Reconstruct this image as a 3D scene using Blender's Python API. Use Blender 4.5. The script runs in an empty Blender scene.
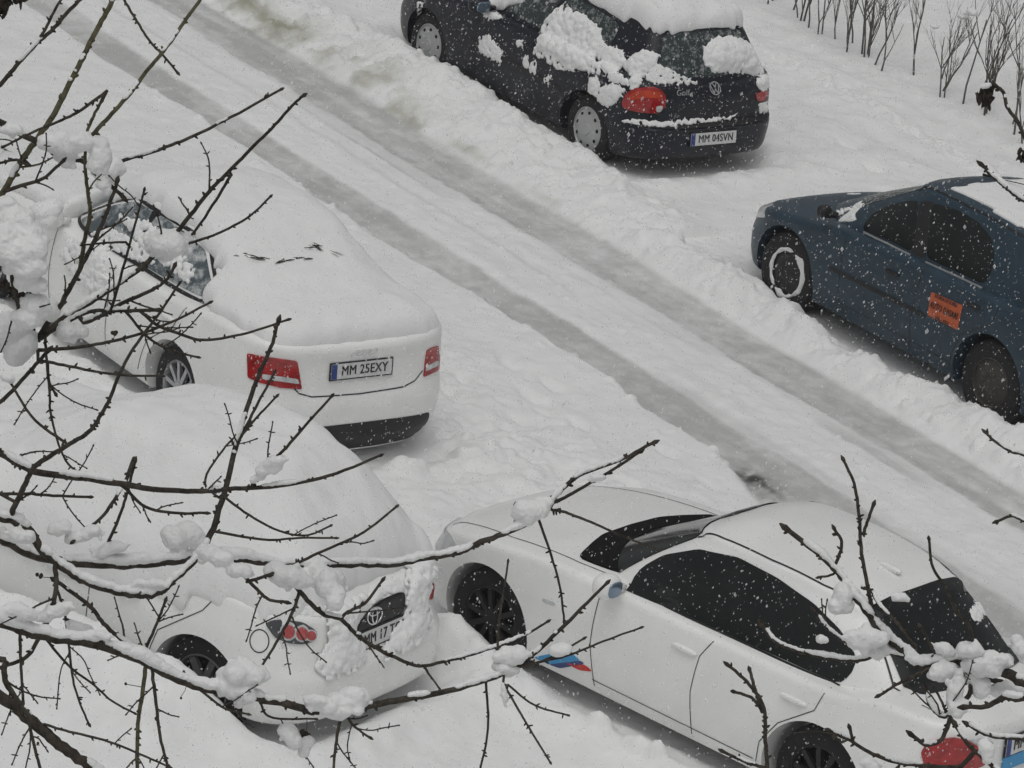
import bpy, bmesh, math, random
import numpy as np
from mathutils import Vector, Matrix, noise
from mathutils.bvhtree import BVHTree

random.seed(11); RNG = np.random.default_rng(7)
scn = bpy.context.scene
col = scn.collection
PI = math.pi

# ------------------------------------------------------------------ camera
FPX, PITCH, ROLL, CAMH = 4400.0, math.radians(20.1), math.radians(8.51), 11.694
_r0 = Vector((1, 0, 0)); _u0 = Vector((0, math.sin(PITCH), math.cos(PITCH)))
FWD = Vector((0, math.cos(PITCH), -math.sin(PITCH)))
RT = math.cos(ROLL) * _r0 + math.sin(ROLL) * _u0
UP = -math.sin(ROLL) * _r0 + math.cos(ROLL) * _u0
CAM = Vector((0, 0, CAMH))
def ray(px, py):
    return FWD + RT * ((px - 512) / FPX) - UP * ((py - 384) / FPX)
def pxd(px, py, depth):
    return CAM + ray(px, py) * depth
def pxz(px, py, z=0.0):
    d = ray(px, py); return CAM + d * ((z - CAMH) / d.z)
cd = bpy.data.cameras.new('camera'); cam = bpy.data.objects.new('camera', cd); col.objects.link(cam)
cd.sensor_width = 36; cd.lens = FPX / 1024 * 36; cd.clip_start = 0.5; cd.clip_end = 3000
cam.matrix_world = Matrix(((RT.x, UP.x, -FWD.x, 0), (RT.y, UP.y, -FWD.y, 0), (RT.z, UP.z, -FWD.z, CAMH), (0, 0, 0, 1)))
scn.camera = cam

# ------------------------------------------------------------------ light
w = bpy.data.worlds.new('World'); scn.world = w; w.use_nodes = True
nt = w.node_tree; bg = nt.nodes['Background']
sky = nt.nodes.new('ShaderNodeTexSky'); sky.sky_type = 'NISHITA'; sky.sun_disc = False
SUN_EL, SUN_AZ = math.radians(70), math.radians(190)
sky.sun_elevation = SUN_EL; sky.sun_rotation = SUN_AZ
sky.air_density = 1.0; sky.dust_density = 6.0; sky.ozone_density = 1.0
hs = nt.nodes.new('ShaderNodeHueSaturation'); hs.inputs['Saturation'].default_value = 0.10
nt.links.new(sky.outputs[0], hs.inputs['Color']); nt.links.new(hs.outputs[0], bg.inputs[0])
bg.inputs[1].default_value = 0.10
sl = bpy.data.lights.new('sun', 'SUN'); so = bpy.data.objects.new('sun', sl); col.objects.link(so)
sl.energy = 0.6; sl.angle = math.radians(80); sl.color = (1, 0.985, 0.96)
sd = Vector((math.sin(SUN_AZ) * math.cos(SUN_EL), math.cos(SUN_AZ) * math.cos(SUN_EL), math.sin(SUN_EL)))
so.rotation_euler = sd.to_track_quat('Z', 'Y').to_euler(); so.location = (0, 20, 30)
scn.view_settings.view_transform = 'Standard'; scn.view_settings.look = 'None'
scn.view_settings.gamma = 1; scn.view_settings.exposure = -0.57
scn.cycles.max_bounces = 6; scn.cycles.diffuse_bounces = 3; scn.cycles.glossy_bounces = 3

# ------------------------------------------------------------------ materials
def mat(name, colr, rough=0.6, metal=0.0, coat=0.0, spec=0.5, bump=None, var=None, frost=None):
    """bump=(scale,strength,dist) noise bump; var=(scale,amount) tone variation; frost=(scale,threshold,soft) thin snow grains that lie on it"""
    m = bpy.data.materials.new(name); m.use_nodes = True; t = m.node_tree; n = t.nodes; L = t.links
    b = n['Principled BSDF']
    b.inputs['Base Color'].default_value = (*colr, 1); b.inputs['Roughness'].default_value = rough
    b.inputs['Metallic'].default_value = metal; b.inputs['Specular IOR Level'].default_value = spec
    b.inputs['Coat Weight'].default_value = coat; b.inputs['Coat Roughness'].default_value = 0.08
    tc = n.new('ShaderNodeTexCoord'); csock = None
    if var:
        nz = n.new('ShaderNodeTexNoise'); nz.inputs['Scale'].default_value = var[0]; nz.inputs['Detail'].default_value = 6
        L.new(tc.outputs['Object'], nz.inputs['Vector'])
        rp = n.new('ShaderNodeMapRange'); rp.inputs[1].default_value = .3; rp.inputs[2].default_value = .7
        rp.inputs[3].default_value = 1 - var[1]; rp.inputs[4].default_value = 1 + var[1]
        L.new(nz.outputs['Fac'], rp.inputs[0])
        mx = n.new('ShaderNodeVectorMath'); mx.operation = 'SCALE'; mx.inputs[0].default_value = colr
        L.new(rp.outputs[0], mx.inputs['Scale']); csock = mx.outputs[0]; L.new(csock, b.inputs['Base Color'])
    if frost:
        nz = n.new('ShaderNodeTexNoise'); nz.inputs['Scale'].default_value = frost[0]; nz.inputs['Detail'].default_value = 8; nz.inputs['Roughness'].default_value = .7
        L.new(tc.outputs['Object'], nz.inputs['Vector'])
        rp = n.new('ShaderNodeMapRange'); rp.inputs[1].default_value = frost[1]; rp.inputs[2].default_value = frost[1] + frost[2]
        L.new(nz.outputs['Fac'], rp.inputs[0])
        mix = n.new('ShaderNodeMix'); mix.data_type = 'RGBA'; L.new(rp.outputs[0], mix.inputs[0])
        mix.inputs[6].default_value = (*colr, 1)
        if csock: L.new(csock, mix.inputs[6])
        mix.inputs[7].default_value = (.72, .73, .73, 1); L.new(mix.outputs[2], b.inputs['Base Color'])
        rr = n.new('ShaderNodeMapRange'); rr.inputs[3].default_value = rough; rr.inputs[4].default_value = .9
        L.new(rp.outputs[0], rr.inputs[0]); L.new(rr.outputs[0], b.inputs['Roughness'])
    if bump:
        nz = n.new('ShaderNodeTexNoise'); nz.inputs['Scale'].default_value = bump[0]; nz.inputs['Detail'].default_value = 8
        L.new(tc.outputs['Object'], nz.inputs['Vector'])
        bp = n.new('ShaderNodeBump'); bp.inputs['Strength'].default_value = bump[1]; bp.inputs['Distance'].default_value = bump[2]
        L.new(nz.outputs['Fac'], bp.inputs['Height']); L.new(bp.outputs[0], b.inputs['Normal'])
    return m
M = {}
M['snow'] = mat('snow', (.80, .81, .80), .85, spec=.2, bump=(38, .30, .010), var=(7, .02))
M['snow_near'] = mat('snow_near', (.80, .81, .80), .85, spec=.2, bump=(150, .6, .004), var=(20, .03))
M['lens_pale'] = mat('pale_red_lens', (.42, .07, .07), .3, coat=.3, var=(25, .3))
M['grey_rim'] = mat('grey_rim', (.09, .09, .09), .6, frost=(40, .66, .1))
M['snow_ball'] = bpy.data.materials.new('flake'); M['snow_ball'].use_nodes = True
_t = M['snow_ball'].node_tree; _t.nodes.remove(_t.nodes['Principled BSDF']); _o = [n for n in _t.nodes if n.type == 'OUTPUT_MATERIAL'][0]
_a = _t.nodes.new('ShaderNodeBsdfDiffuse'); _b = _t.nodes.new('ShaderNodeBsdfTranslucent'); _m = _t.nodes.new('ShaderNodeMixShader'); _m.inputs[0].default_value = .5
_a.inputs[0].default_value = _b.inputs[0].default_value = (1, 1, 1, 1)
_t.links.new(_a.outputs[0], _m.inputs[1]); _t.links.new(_b.outputs[0], _m.inputs[2])
_c = _t.nodes.new('ShaderNodeBsdfTransparent'); _m2 = _t.nodes.new('ShaderNodeMixShader'); _m2.inputs[0].default_value = .5; _g = _t.nodes.new('ShaderNodeNewGeometry'); _r = _t.nodes.new('ShaderNodeMapRange'); _r.inputs[3].default_value = .10; _r.inputs[4].default_value = .52; _t.links.new(_g.outputs['Random Per Island'], _r.inputs[0]); _t.links.new(_r.outputs[0], _m2.inputs[0]); _t.links.new(_c.outputs[0], _m2.inputs[1]); _t.links.new(_m.outputs[0], _m2.inputs[2]); _t.links.new(_m2.outputs[0], _o.inputs[0])
M['white_paint'] = mat('white_paint', (.85, .855, .84), .4, coat=.25, var=(3, .04), bump=(60, .06, .004))
M['dark_paint'] = mat('navy_black_paint', (.008, .010, .017), .38, coat=.12, spec=.3, frost=(9, .62, .16))
M['blue_paint'] = mat('blue_paint', (.020, .042, .062), .42, coat=.12, spec=.35, var=(4, .18), frost=(26, .68, .16))
M['glass'] = mat('dark_glass', (.007, .009, .009), .10, spec=.42, var=(5, .3))
M['frost_glass'] = mat('frosted_glass', (.03, .042, .042), .25, spec=.5, frost=(16, .52, .30))
M['icy_glass'] = mat('icy_glass', (.075, .10, .11), .3, spec=.5, frost=(7, .47, .22))
M['rubber'] = mat('rubber', (.012, .012, .013), .8, frost=(45, .66, .06))
M['matt'] = mat('matt_black', (.012, .012, .012), .95, spec=.05)
M['black'] = mat('black_trim', (.009, .009, .010), .55)
M['well'] = mat('wheel_well', (.008, .008, .009), .95)
M['seam'] = mat('seam', (.03, .03, .03), .9)
M['alloy'] = mat('alloy', (.42, .43, .44), .38, metal=.7, frost=(40, .66, .1))
M['hubcap'] = mat('hubcap_silver', (.45, .46, .46), .45, metal=.2, frost=(40, .66, .1))
M['dark_rim'] = mat('dark_rim', (.016, .016, .016), .6, frost=(40, .70, .1))
M['dusty_rim'] = mat('dusty_rim', (.045, .042, .037), .7, frost=(35, .62, .15))
M['chrome'] = mat('chrome', (.75, .76, .77), .2, metal=.9)
M['red'] = mat('red_lens', (.33, .009, .010), .18, coat=.6, var=(18, .35))
M['orange'] = mat('amber_lens', (.50, .045, .01), .2, coat=.5, var=(18, .2))
M['clear'] = mat('clear_lens', (.55, .56, .57), .25, coat=.5, var=(22, .2))
M['smoke'] = mat('smoked_lens', (.06, .065, .07), .2, coat=.5)
M['plate'] = mat('plate_white', (.62, .63, .62), .5, var=(30, .08))
M['plate_dirty'] = mat('plate_dirty', (.45, .46, .45), .6, var=(20, .2))
M['euband'] = mat('plate_blue', (.02, .05, .22), .5)
M['ink'] = mat('ink', (.012, .012, .012), .6)
M['sticker'] = mat('orange_sticker', (.50, .10, .03), .55, var=(20, .12))
M['stripe_light'] = mat('stripe_light_blue', (.04, .28, .55), .4)
M['stripe_dark'] = mat('stripe_dark_blue', (.03, .05, .17), .4)
M['stripe_red'] = mat('stripe_red', (.55, .03, .02), .4)
M['mirror'] = mat('mirror_glass', (.22, .29, .37), .15, metal=.6)
M['bark'] = mat('bark', (.050, .043, .035), .85, spec=.25, var=(60, .55), bump=(160, .7, .004))
M['bark_olive'] = mat('bark_olive', (.085, .078, .045), .8, spec=.25, var=(50, .5), bump=(160, .7, .004))
M['stem'] = mat('shrub_stem', (.11, .10, .088), .9, var=(30, .4))
M['leaf_dry'] = mat('withered_leaf', (.028, .021, .015), .9, var=(30, .5))
M['needle'] = mat('evergreen_needles', (.05, .075, .04), .8, var=(8, .5))
M['twig_dark'] = mat('trunk_bark', (.05, .04, .03), .9, var=(20, .4), bump=(40, .8, .01))

# ------------------------------------------------------------------ mesh helpers
def link(name, me, mats, parent=None, smooth=True, sharp=None):
    me.name = name
    for m in (mats if isinstance(mats, (list, tuple)) else [mats]):
        if m is not None and m.name not in me.materials: me.materials.append(m)
    if smooth:
        me.shade_smooth()
        if sharp: me.set_sharp_from_angle(angle=math.radians(sharp))
    o = bpy.data.objects.new(name, me); col.objects.link(o)
    if parent: o.parent = parent
    return o
def mesh(name, V, Fc, mats, parent=None, smooth=True, sharp=None):
    me = bpy.data.meshes.new(name); me.from_pydata([tuple(v) for v in V], [], Fc); me.update()
    return link(name, me, mats, parent, smooth, sharp)
def thing(name, label, cat, loc, rz=0, group=None):
    o = bpy.data.objects.new(name, None); col.objects.link(o); o.location = loc; o.rotation_euler = (0, 0, rz)
    o['label'] = label; o['category'] = cat
    if group: o['group'] = group
    return o
def pchip(pts):
    X = np.array([p[0] for p in pts], float); Y = np.array([p[1] for p in pts], float)
    h = np.diff(X); d = np.diff(Y) / h; m = np.zeros(len(X))
    for i in range(1, len(X) - 1):
        if d[i-1] * d[i] > 0:
            w1, w2 = 2*h[i] + h[i-1], h[i] + 2*h[i-1]; m[i] = (w1 + w2) / (w1/d[i-1] + w2/d[i])
    m[0], m[-1] = d[0], d[-1]
    def f(x):
        x = np.clip(x, X[0], X[-1]); i = np.clip(np.searchsorted(X, x) - 1, 0, len(X) - 2)
        t = (x - X[i]) / h[i]
        return (2*t**3-3*t**2+1)*Y[i] + (t**3-2*t**2+t)*h[i]*m[i] + (-2*t**3+3*t**2)*Y[i+1] + (t**3-t**2)*h[i]*m[i+1]
    return f
def catmull(pts, per):
    P = np.array(pts, float); P = np.vstack([2*P[0]-P[1], P, 2*P[-1]-P[-2]]); out = []
    for i in range(1, len(P) - 2):
        p0, p1, p2, p3 = P[i-1], P[i], P[i+1], P[i+2]
        t0 = 0; t1 = t0 + max(np.linalg.norm(p1-p0), 1e-6)**.5; t2 = t1 + max(np.linalg.norm(p2-p1), 1e-6)**.5; t3 = t2 + max(np.linalg.norm(p3-p2), 1e-6)**.5
        for k in range(per):
            t = t1 + (t2-t1)*k/per
            A1 = (t1-t)/(t1-t0)*p0+(t-t0)/(t1-t0)*p1; A2 = (t2-t)/(t2-t1)*p1+(t-t1)/(t2-t1)*p2; A3 = (t3-t)/(t3-t2)*p2+(t-t2)/(t3-t2)*p3
            B1 = (t2-t)/(t2-t0)*A1+(t-t0)/(t2-t0)*A2; B2 = (t3-t)/(t3-t1)*A2+(t-t1)/(t3-t1)*A3
            out.append((t2-t)/(t2-t1)*B1+(t-t1)/(t2-t1)*B2)
    out.append(P[-2]); return np.array(out)
def loop_mirror(half):
    """half: n x 2 (rear centre -> front centre, y>=0) -> closed loop"""
    back = half[1:-1][::-1].copy(); back[:, 1] *= -1
    return np.vstack([half, back])
def grid_faces(rows, n, wrap=True):
    F = []
    for r in range(rows - 1):
        for i in range(n if wrap else n - 1):
            j = (i + 1) % n; F.append((r*n+i, r*n+j, (r+1)*n+j, (r+1)*n+i))
    return F
def weld(V, F, dist=2e-4):
    bm = bmesh.new(); vs = [bm.verts.new(v) for v in V]
    for f in F: bm.faces.new([vs[i] for i in f])
    bmesh.ops.remove_doubles(bm, verts=bm.verts, dist=dist)
    bmesh.ops.dissolve_degenerate(bm, edges=bm.edges, dist=1e-5)
    bmesh.ops.recalc_face_normals(bm, faces=bm.faces)
    me = bpy.data.meshes.new('tmp'); bm.to_mesh(me); bm.free(); return me
def evaluated(o):
    dg = bpy.context.evaluated_depsgraph_get(); dg.update()
    return bpy.data.meshes.new_from_object(o.evaluated_get(dg))
def superell(c, r, p=2.5, nu=24, nv=14, rot=None):
    V = []; F = []
    sg = lambda a: math.copysign(abs(a)**(2/p), a)
    for j in range(nv + 1):
        b = -PI/2 + PI*j/nv
        for i in range(nu):
            a = 2*PI*i/nu
            v = Vector((r[0]*sg(math.cos(b))*sg(math.cos(a)), r[1]*sg(math.cos(b))*sg(math.sin(a)), r[2]*sg(math.sin(b))))
            if rot: v = rot @ v
            V.append(v + Vector(c))
    return V, grid_faces(nv + 1, nu)
def tube(P, R, sides=8, cap=True):
    V = []; F = []; n = len(P); prev = None
    for i in range(n):
        t = (P[min(i+1, n-1)] - P[max(i-1, 0)]).normalized()
        if prev is None: a = t.orthogonal().normalized()
        else:
            a = prev - t * prev.dot(t); a = a.normalized() if a.length > 1e-6 else t.orthogonal().normalized()
        prev = a; b = t.cross(a)
        for k in range(sides):
            an = 2*PI*k/sides; V.append(P[i] + (a*math.cos(an) + b*math.sin(an)) * R[i])
    F = grid_faces(n, sides)
    if cap: F += [tuple(range(sides))[::-1], tuple((n-1)*sides + k for k in range(sides))]
    return V, F
class MB:
    def __init__(s): s.V = []; s.F = []
    def add(s, vf):
        b = len(s.V); s.V += list(vf[0]); s.F += [tuple(i + b for i in f) for f in vf[1]]; return s
    def build(s, name, m, parent=None, smooth=True, sharp=None): return mesh(name, s.V, s.F, m, parent, smooth, sharp)
def lathe_y(prof, n=48):
    """prof: (radius, y) list, revolved round the y axis"""
    V = [(r*math.cos(2*PI*i/n), y, r*math.sin(2*PI*i/n)) for r, y in prof for i in range(n)]
    return V, grid_faces(len(prof), n)
def box(c, s, rot=None):
    V = [Vector(((i & 1)-.5, ((i >> 1) & 1)-.5, ((i >> 2) & 1)-.5)) for i in range(8)]
    V = [Vector((v.x*s[0], v.y*s[1], v.z*s[2])) for v in V]
    if rot: V = [rot @ v for v in V]
    return [v + Vector(c) for v in V], [(0,2,3,1),(4,5,7,6),(0,1,5,4),(2,6,7,3),(0,4,6,2),(1,3,7,5)]
def text_mesh(body, size, depth=.0015, squeeze=1.0):
    cu = bpy.data.curves.new('t', 'FONT'); cu.body = body; cu.size = size; cu.extrude = depth; cu.align_x = 'CENTER'; cu.align_y = 'CENTER'
    cu.resolution_u = 3; cu.space_character = 1.06
    o = bpy.data.objects.new('t', cu); col.objects.link(o); me = evaluated(o)
    V = [Vector((v.co.x*squeeze, v.co.y, v.co.z)) for v in me.vertices]; F = [tuple(p.vertices) for p in me.polygons]
    bpy.data.objects.remove(o); bpy.data.curves.remove(cu); bpy.data.meshes.remove(me)
    n = len(V); V2 = []; F2 = []          # struck three times side by side for a bold stroke
    for k, dx in enumerate((-.013, 0, .013)):
        V2 += [v + Vector((dx*size, 0, k*.00025)) for v in V]; F2 += [tuple(i + k*n for i in f) for f in F]
    return V2, F2
def blob_snow(spheres, voxel, name, parent, amp=.12, m='snow', sm=4):
    """union of balls remeshed into one lump of snow"""
    mb = MB()
    bmi = bmesh.new(); bmesh.ops.create_icosphere(bmi, subdivisions=2, radius=1)
    UV = [v.co.copy() for v in bmi.verts]; bmi.verts.index_update(); UF = [tuple(v.index for v in f.verts) for f in bmi.faces]; bmi.free()
    for c, r in spheres:
        rr = r if isinstance(r, (tuple, list)) else (r, r, r)
        mb.add(([Vector((v.x*rr[0], v.y*rr[1], v.z*rr[2])) + Vector(c) for v in UV], UF))
    o = mb.build('tmp', None)
    r = o.modifiers.new('r', 'REMESH'); r.mode = 'VOXEL'; r.voxel_size = voxel
    s = o.modifiers.new('s', 'SMOOTH'); s.iterations = sm; s.factor = .5
    me = evaluated(o); old = o.data; bpy.data.objects.remove(o); bpy.data.meshes.remove(old)
    mean = sum((max(r) if isinstance(r, (tuple, list)) else r) for _, r in spheres) / len(spheres)
    nv = len(me.vertices); co = np.empty(nv*3, np.float32); no = np.empty(nv*3, np.float32); me.vertices.foreach_get('co', co); me.vertices.foreach_get('normal', no); co = co.reshape(-1, 3); no = no.reshape(-1, 3)
    nn_ = np.array([noise.noise(q*(1/(mean*1.1))) + .6*noise.noise(q*(1/(mean*.45))) + .35*noise.noise(q*(1/(mean*.2))) for q in map(Vector, co.tolist())], np.float32)
    me.vertices.foreach_set('co', (co + no*nn_[:, None]*mean*amp).ravel()); me.update()
    return link(name, me, M[m], parent)

# ------------------------------------------------------------------ car kit
class Car:
    def __init__(s, name, label, cat, loc, heading, S):
        s.S = S; s.root = thing(name, label, cat, (loc[0], loc[1], S.get('z', 0)), math.radians(heading))
        s.MW = Matrix.Translation((loc[0], loc[1], S.get('z', 0))) @ Matrix.Rotation(math.radians(heading), 4, 'Z'); s.MI = s.MW.inverted()
        s.paint = S['paint']; s.body()
    # shells
    def shell(s, rings):
        n = len(rings[0]); V = [p for r in rings for p in r]; return weld(V, grid_faces(len(rings), n))
    def body(s):
        S = s.S
        half = catmull(S['plan'], 10); half[0, 1] = half[-1, 1] = 0; L = loop_mirror(half)
        deck = pchip(S['deck']); ro = pchip(S['ro']); fo = pchip(S['fo']); wz = pchip(S['wz']); zb = pchip(S['zb'])
        s.deck = deck
        x0, x1 = L[:, 0].min(), L[:, 0].max(); X, Y = L[:, 0], L[:, 1]
        sm = lambda t: np.clip(t, 0, 1)**2 * (3 - 2*np.clip(t, 0, 1))
        br = sm(1 - (X - x0) / S.get('rblend', .75)); bf = sm((X - (x1 - S.get('fblend', .8))) / S.get('fblend', .8))
        zt = deck(X); zbo = zb(X); R = S.get('R', .06); rings = []
        def at(z): return X + ro(z)*br + fo(z)*bf, Y*wz(z)
        def spine(x, y): return np.clip(x, x0 + .45, x1 - .5), 0*y
        xb, yb = at(zbo); sx, sy = spine(xb, yb)
        for c in (0, .4, .8, .97): rings.append(np.stack([sx + (xb-sx)*c, sy + (yb-sy)*c, zbo - .0*c], 1))
        K = 18
        for k in range(K + 1):
            z = zbo + .02 + (zt - R - zbo - .02) * k / K; x, y = at(z); rings.append(np.stack([x, y, z], 1))
        xe, ye = at(zt - R); sx, sy = spine(xe, ye); dx, dy = sx - xe, sy - ye; dl = np.hypot(dx, dy) + 1e-9
        ins = np.minimum(R, dl*.8)
        for a in (22, 45, 68, 90):
            a = math.radians(a); q = ins*(1 - math.cos(a))
            rings.append(np.stack([xe + dx/dl*q, ye + dy/dl*q, zt - R + R*math.sin(a)], 1))
        top = rings[-1]; cr = S.get('crown', .035)
        for c in (.9, .75, .55, .3, 0):
            x = sx + (top[:, 0]-sx)*c; y = top[:, 1]*c
            zz = deck(x) + cr*(1-c*c)
            rings.append(np.stack([x, y, zz], 1))
        me = s.shell(rings)
        low = link('low', me, [M[s.paint], M['well']])
        mb = MB()
        for xw in (0, S['wb']):
            for sd_ in (1, -1):
                V, F = lathe_y([(.001, .50), (S['arch'], .50), (S['arch'], 1.2), (.001, 1.2)], 56)
                mb.add(([Vector((v[0] + xw, v[1]*sd_, v[2] + S['hub'])) for v in V], F))
        bm = bmesh.new(); tmp = mb.build('tmp', None); bm.from_mesh(tmp.data); bmesh.ops.remove_doubles(bm, verts=bm.verts, dist=.002); bmesh.ops.recalc_face_normals(bm, faces=bm.faces); bm.to_mesh(tmp.data); bm.free()
        tmp.data.materials.clear(); tmp.data.materials.append(M['well'])
        md = low.modifiers.new('b', 'BOOLEAN'); md.object = tmp; md.operation = 'DIFFERENCE'; md.solver = 'EXACT'
        try: md.material_mode = 'TRANSFER'
        except Exception: pass
        me2 = evaluated(low); bpy.data.objects.remove(tmp); bpy.data.objects.remove(low)
        # greenhouse
        B = loop_mirror(catmull([p[:2] for p in S['gb']], 8)); T = loop_mirror(catmull([p[:2] for p in S['gt']], 8))
        zB = pchip(S['gbz'])(B[:, 0]); roof = pchip(S['roof']); zT = roof(T[:, 0]); s.roof = roof
        Rg = S.get('Rg', .05); g = []
        for c in (0, .5): g.append(np.stack([.8 + (B[:, 0]-.8)*c, B[:, 1]*c, zB], 1))
        for k in range(15):
            t = k/14; bul = S.get('bulge', .02)*math.sin(PI*t)
            x = B[:, 0]*(1-t) + T[:, 0]*t; y = B[:, 1]*(1-t) + T[:, 1]*t; z = zB*(1-t) + (zT-Rg)*t
            # rear / front screens bow a little outwards
            x = x + S.get('sbow', .02)*math.sin(PI*t)*np.where(B[:, 0] > .8, 1, -1)*(1-np.minimum(1, np.abs(y)/.75)**2)
            y = y + np.sign(y)*np.minimum(1, np.abs(y)/.4)*bul
            g.append(np.stack([x, y, z], 1))
        xe, ye = g[-1][:, 0], g[-1][:, 1]; xa, xb_ = T[:, 0].min(), T[:, 0].max()
        sx = np.clip(xe, xa + .4, xb_ - .4); dx, dy = sx - xe, -ye; dl = np.hypot(dx, dy)+1e-9
        for a in (25, 50, 72, 90):
            a = math.radians(a); q = Rg*1.3*(1-math.cos(a)); g.append(np.stack([xe + dx/dl*q, ye + dy/dl*q, zT - Rg + Rg*math.sin(a)], 1))
        top = g[-1]; cr = S.get('rcrown', .045)
        for c in (.9, .75, .55, .3, 0):
            x = sx + (top[:, 0]-sx)*c; y = top[:, 1]*c
            ze = roof(x) if c < .9 else roof(x)*.6 + top[:, 2]*.4
            g.append(np.stack([x, y, ze + cr*(1-c*c)], 1))
        meg = s.shell(g)
        bm = bmesh.new(); bm.from_mesh(me2); nf = len(bm.faces); bm.from_mesh(meg)
        me = bpy.data.meshes.new('body'); bm.to_mesh(me); bm.free()
        me.materials.clear()
        s.body_o = link('body', me, [M[s.paint], M['well']], s.root, True, 38)
        s.bvh = BVHTree.FromPolygons([v.co.copy() for v in me.vertices], [tuple(p.vertices) for p in me.polygons])
    # projection
    def hit(s, p, d):
        d = Vector(d).normalized(); p = Vector(p)
        h = s.bvh.ray_cast(p - d*4, d)
        if h[0] is None or (h[0]-p).length > 1.5:
            h = s.bvh.find_nearest(p)
        n = h[1] if h[1].dot(d) < 0 else -h[1]
        return h[0], n
    def pix(s, px, py):
        """photo pixel -> local point on the body"""
        o = s.MI @ CAM; d = (s.MI.to_3x3() @ ray(px, py)).normalized()
        h = s.bvh.ray_cast(o, d)
        if h[0] is None:
            q = o + d*((s.MI @ Vector(s.root.location)).x*0 + (s.MW.translation - CAM).length)
            h = s.bvh.find_nearest(q)
        return h[0]
    def pixdir(s, px=512, py=384): return (s.MI.to_3x3() @ ray(px, py)).normalized()
    def patch(s, name, pts, d, m, off=.004, parent=None, rings=7, dome=0.0, rough=0.0, step=.03, skirt=.014, mirror=False, seed=0, tension=False):
        d = Vector(d).normalized(); u = Vector((0, 0, 1)).cross(d)
        if u.length < .1: u = Vector((0, 1, 0))
        u.normalize(); v = d.cross(u)
        q = [Vector((Vector(p).dot(u), Vector(p).dot(v))) for p in pts]; dep = sum(Vector(p).dot(d) for p in pts)/len(pts)
        bd = []
        for i in range(len(q)):
            a, b = q[i], q[(i+1) % len(q)]; k = max(1, int((b-a).length/step))
            for j in range(k): bd.append(a.lerp(b, j/k))
        # round the corners a little
        for _ in range(1 if not dome else 3): bd = [(bd[i-1] + bd[i]*2 + bd[(i+1) % len(bd)])/4 for i in range(len(bd))]
        b0_ = bd
        if rough:
            bd = [p + (p - sum(q, Vector((0, 0)))/len(q)).normalized()*rough*(noise.noise(Vector((p.x*22, p.y*22, seed))) + .6*noise.noise(Vector((p.x*60, p.y*60, seed)))) for p in bd]
        c = sum(bd, Vector((0, 0)))/len(bd); n = len(bd); V = []; F = []
        ks = [(1.0, -skirt)] + [(1-(k/rings)**1.0, off) for k in range(rings)]
        for kk, of in ks:
            for p, ps in zip(bd, b0_):
                w_ = c + (ps.lerp(p, max(0, 2*kk-1)**1.5)-c)*kk; loc, nn = s.hit(u*w_.x + v*w_.y + d*dep, d)
                o_ = of
                if dome and of > 0:
                    e = 1-kk; o_ = of + dome*math.sqrt(max(0, 1-(1-min(1, e/.35))**2))*(.8+.55*noise.noise(Vector((w_.x*9, w_.y*9, seed+3)))+.45*noise.noise(Vector((w_.x*26, w_.y*26, seed+3)))+.3*noise.noise(Vector((w_.x*60, w_.y*60, seed+3))))
                V.append(loc + nn*o_)
        F = grid_faces(len(ks), n); loc, nn = s.hit(u*c.x + v*c.y + d*dep, d)
        V.append(loc + nn*(off + dome*.9)); ci = len(V)-1; b0 = (len(ks)-1)*n
        F += [(b0+i, b0+(i+1) % n, ci) for i in range(n)]
        o = mesh(name, V, F, M[m], parent or s.root, True, 50)
        fixn(o.data)
        if mirror:
            me = o.data.copy(); me.transform(Matrix.Scale(-1, 4, (0, 1, 0))); me.flip_normals(); o2 = link(name, me, [], parent or s.root, False)
            return o, o2
        return o
    def ppatch(s, name, pxs, m, **k):
        pts = [s.pix(*p) for p in pxs]; cx = sum(p[0] for p in pxs)/len(pxs); cy = sum(p[1] for p in pxs)/len(pxs)
        return s.patch(name, pts, s.pixdir(cx, cy), m, **k)
    def ribbon(s, mb, pts, d, width=.007, off=.0025, step=.03):
        P = []; pts = [Vector(p) for p in pts]
        for a, b in zip(pts, pts[1:]):
            k = max(1, int((b-a).length/step))
            for j in range(k): P.append(a.lerp(b, j/k))
        P.append(pts[-1]); H = [s.hit(p, d) for p in P]; V = []
        for i in range(len(H)):
            t = (H[min(i+1, len(H)-1)][0] - H[max(i-1, 0)][0]).normalized(); sd_ = t.cross(H[i][1]).normalized()
            V += [H[i][0] + H[i][1]*off - sd_*width/2, H[i][0] + H[i][1]*off + sd_*width/2]
        F = [(2*i, 2*i+1, 2*i+3, 2*i+2) for i in range(len(H)-1)]
        mb.add((V, F))
    def rib(s, name, pts, d, width, m, off=.0025, parent=None):
        mb = MB(); s.ribbon(mb, pts, d, width, off); o = mb.build(name, M[m], parent or s.root); fixn(o.data); return o
    def pside(s, name, pxs, m, **k):
        """outline read off the near side, built on both sides of the car"""
        return s.patch(name, [s.pix(*p) for p in pxs], (0, -1, 0), m, mirror=True, **k)
    def seams(s, lines, side_mirror=True, width=.007, m='seam'):
        for pts in lines:
            for k in ((1, -1) if side_mirror else (1,)): s.rib('seam', [(x, k*1.0, z) for x, z in pts], (0, -k, 0), width, m, .0025, s.body_o)
    def handle(s, x, z, m, l=.19):
        for sd_ in (1, -1):
            loc, n = s.hit((x, sd_*1.0, z), (0, -sd_, 0))
            V, F = superell(loc + n*.014, (l/2, .018, .016), 3); mesh('door_handle', V, F, M[m], s.root)
    def side_window(s, pts, m='glass', trim=True):
        s.patch('side_window', [(x, .8, z) for x, z in pts], (0, -1, 0), m, mirror=True, step=.04)
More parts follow.
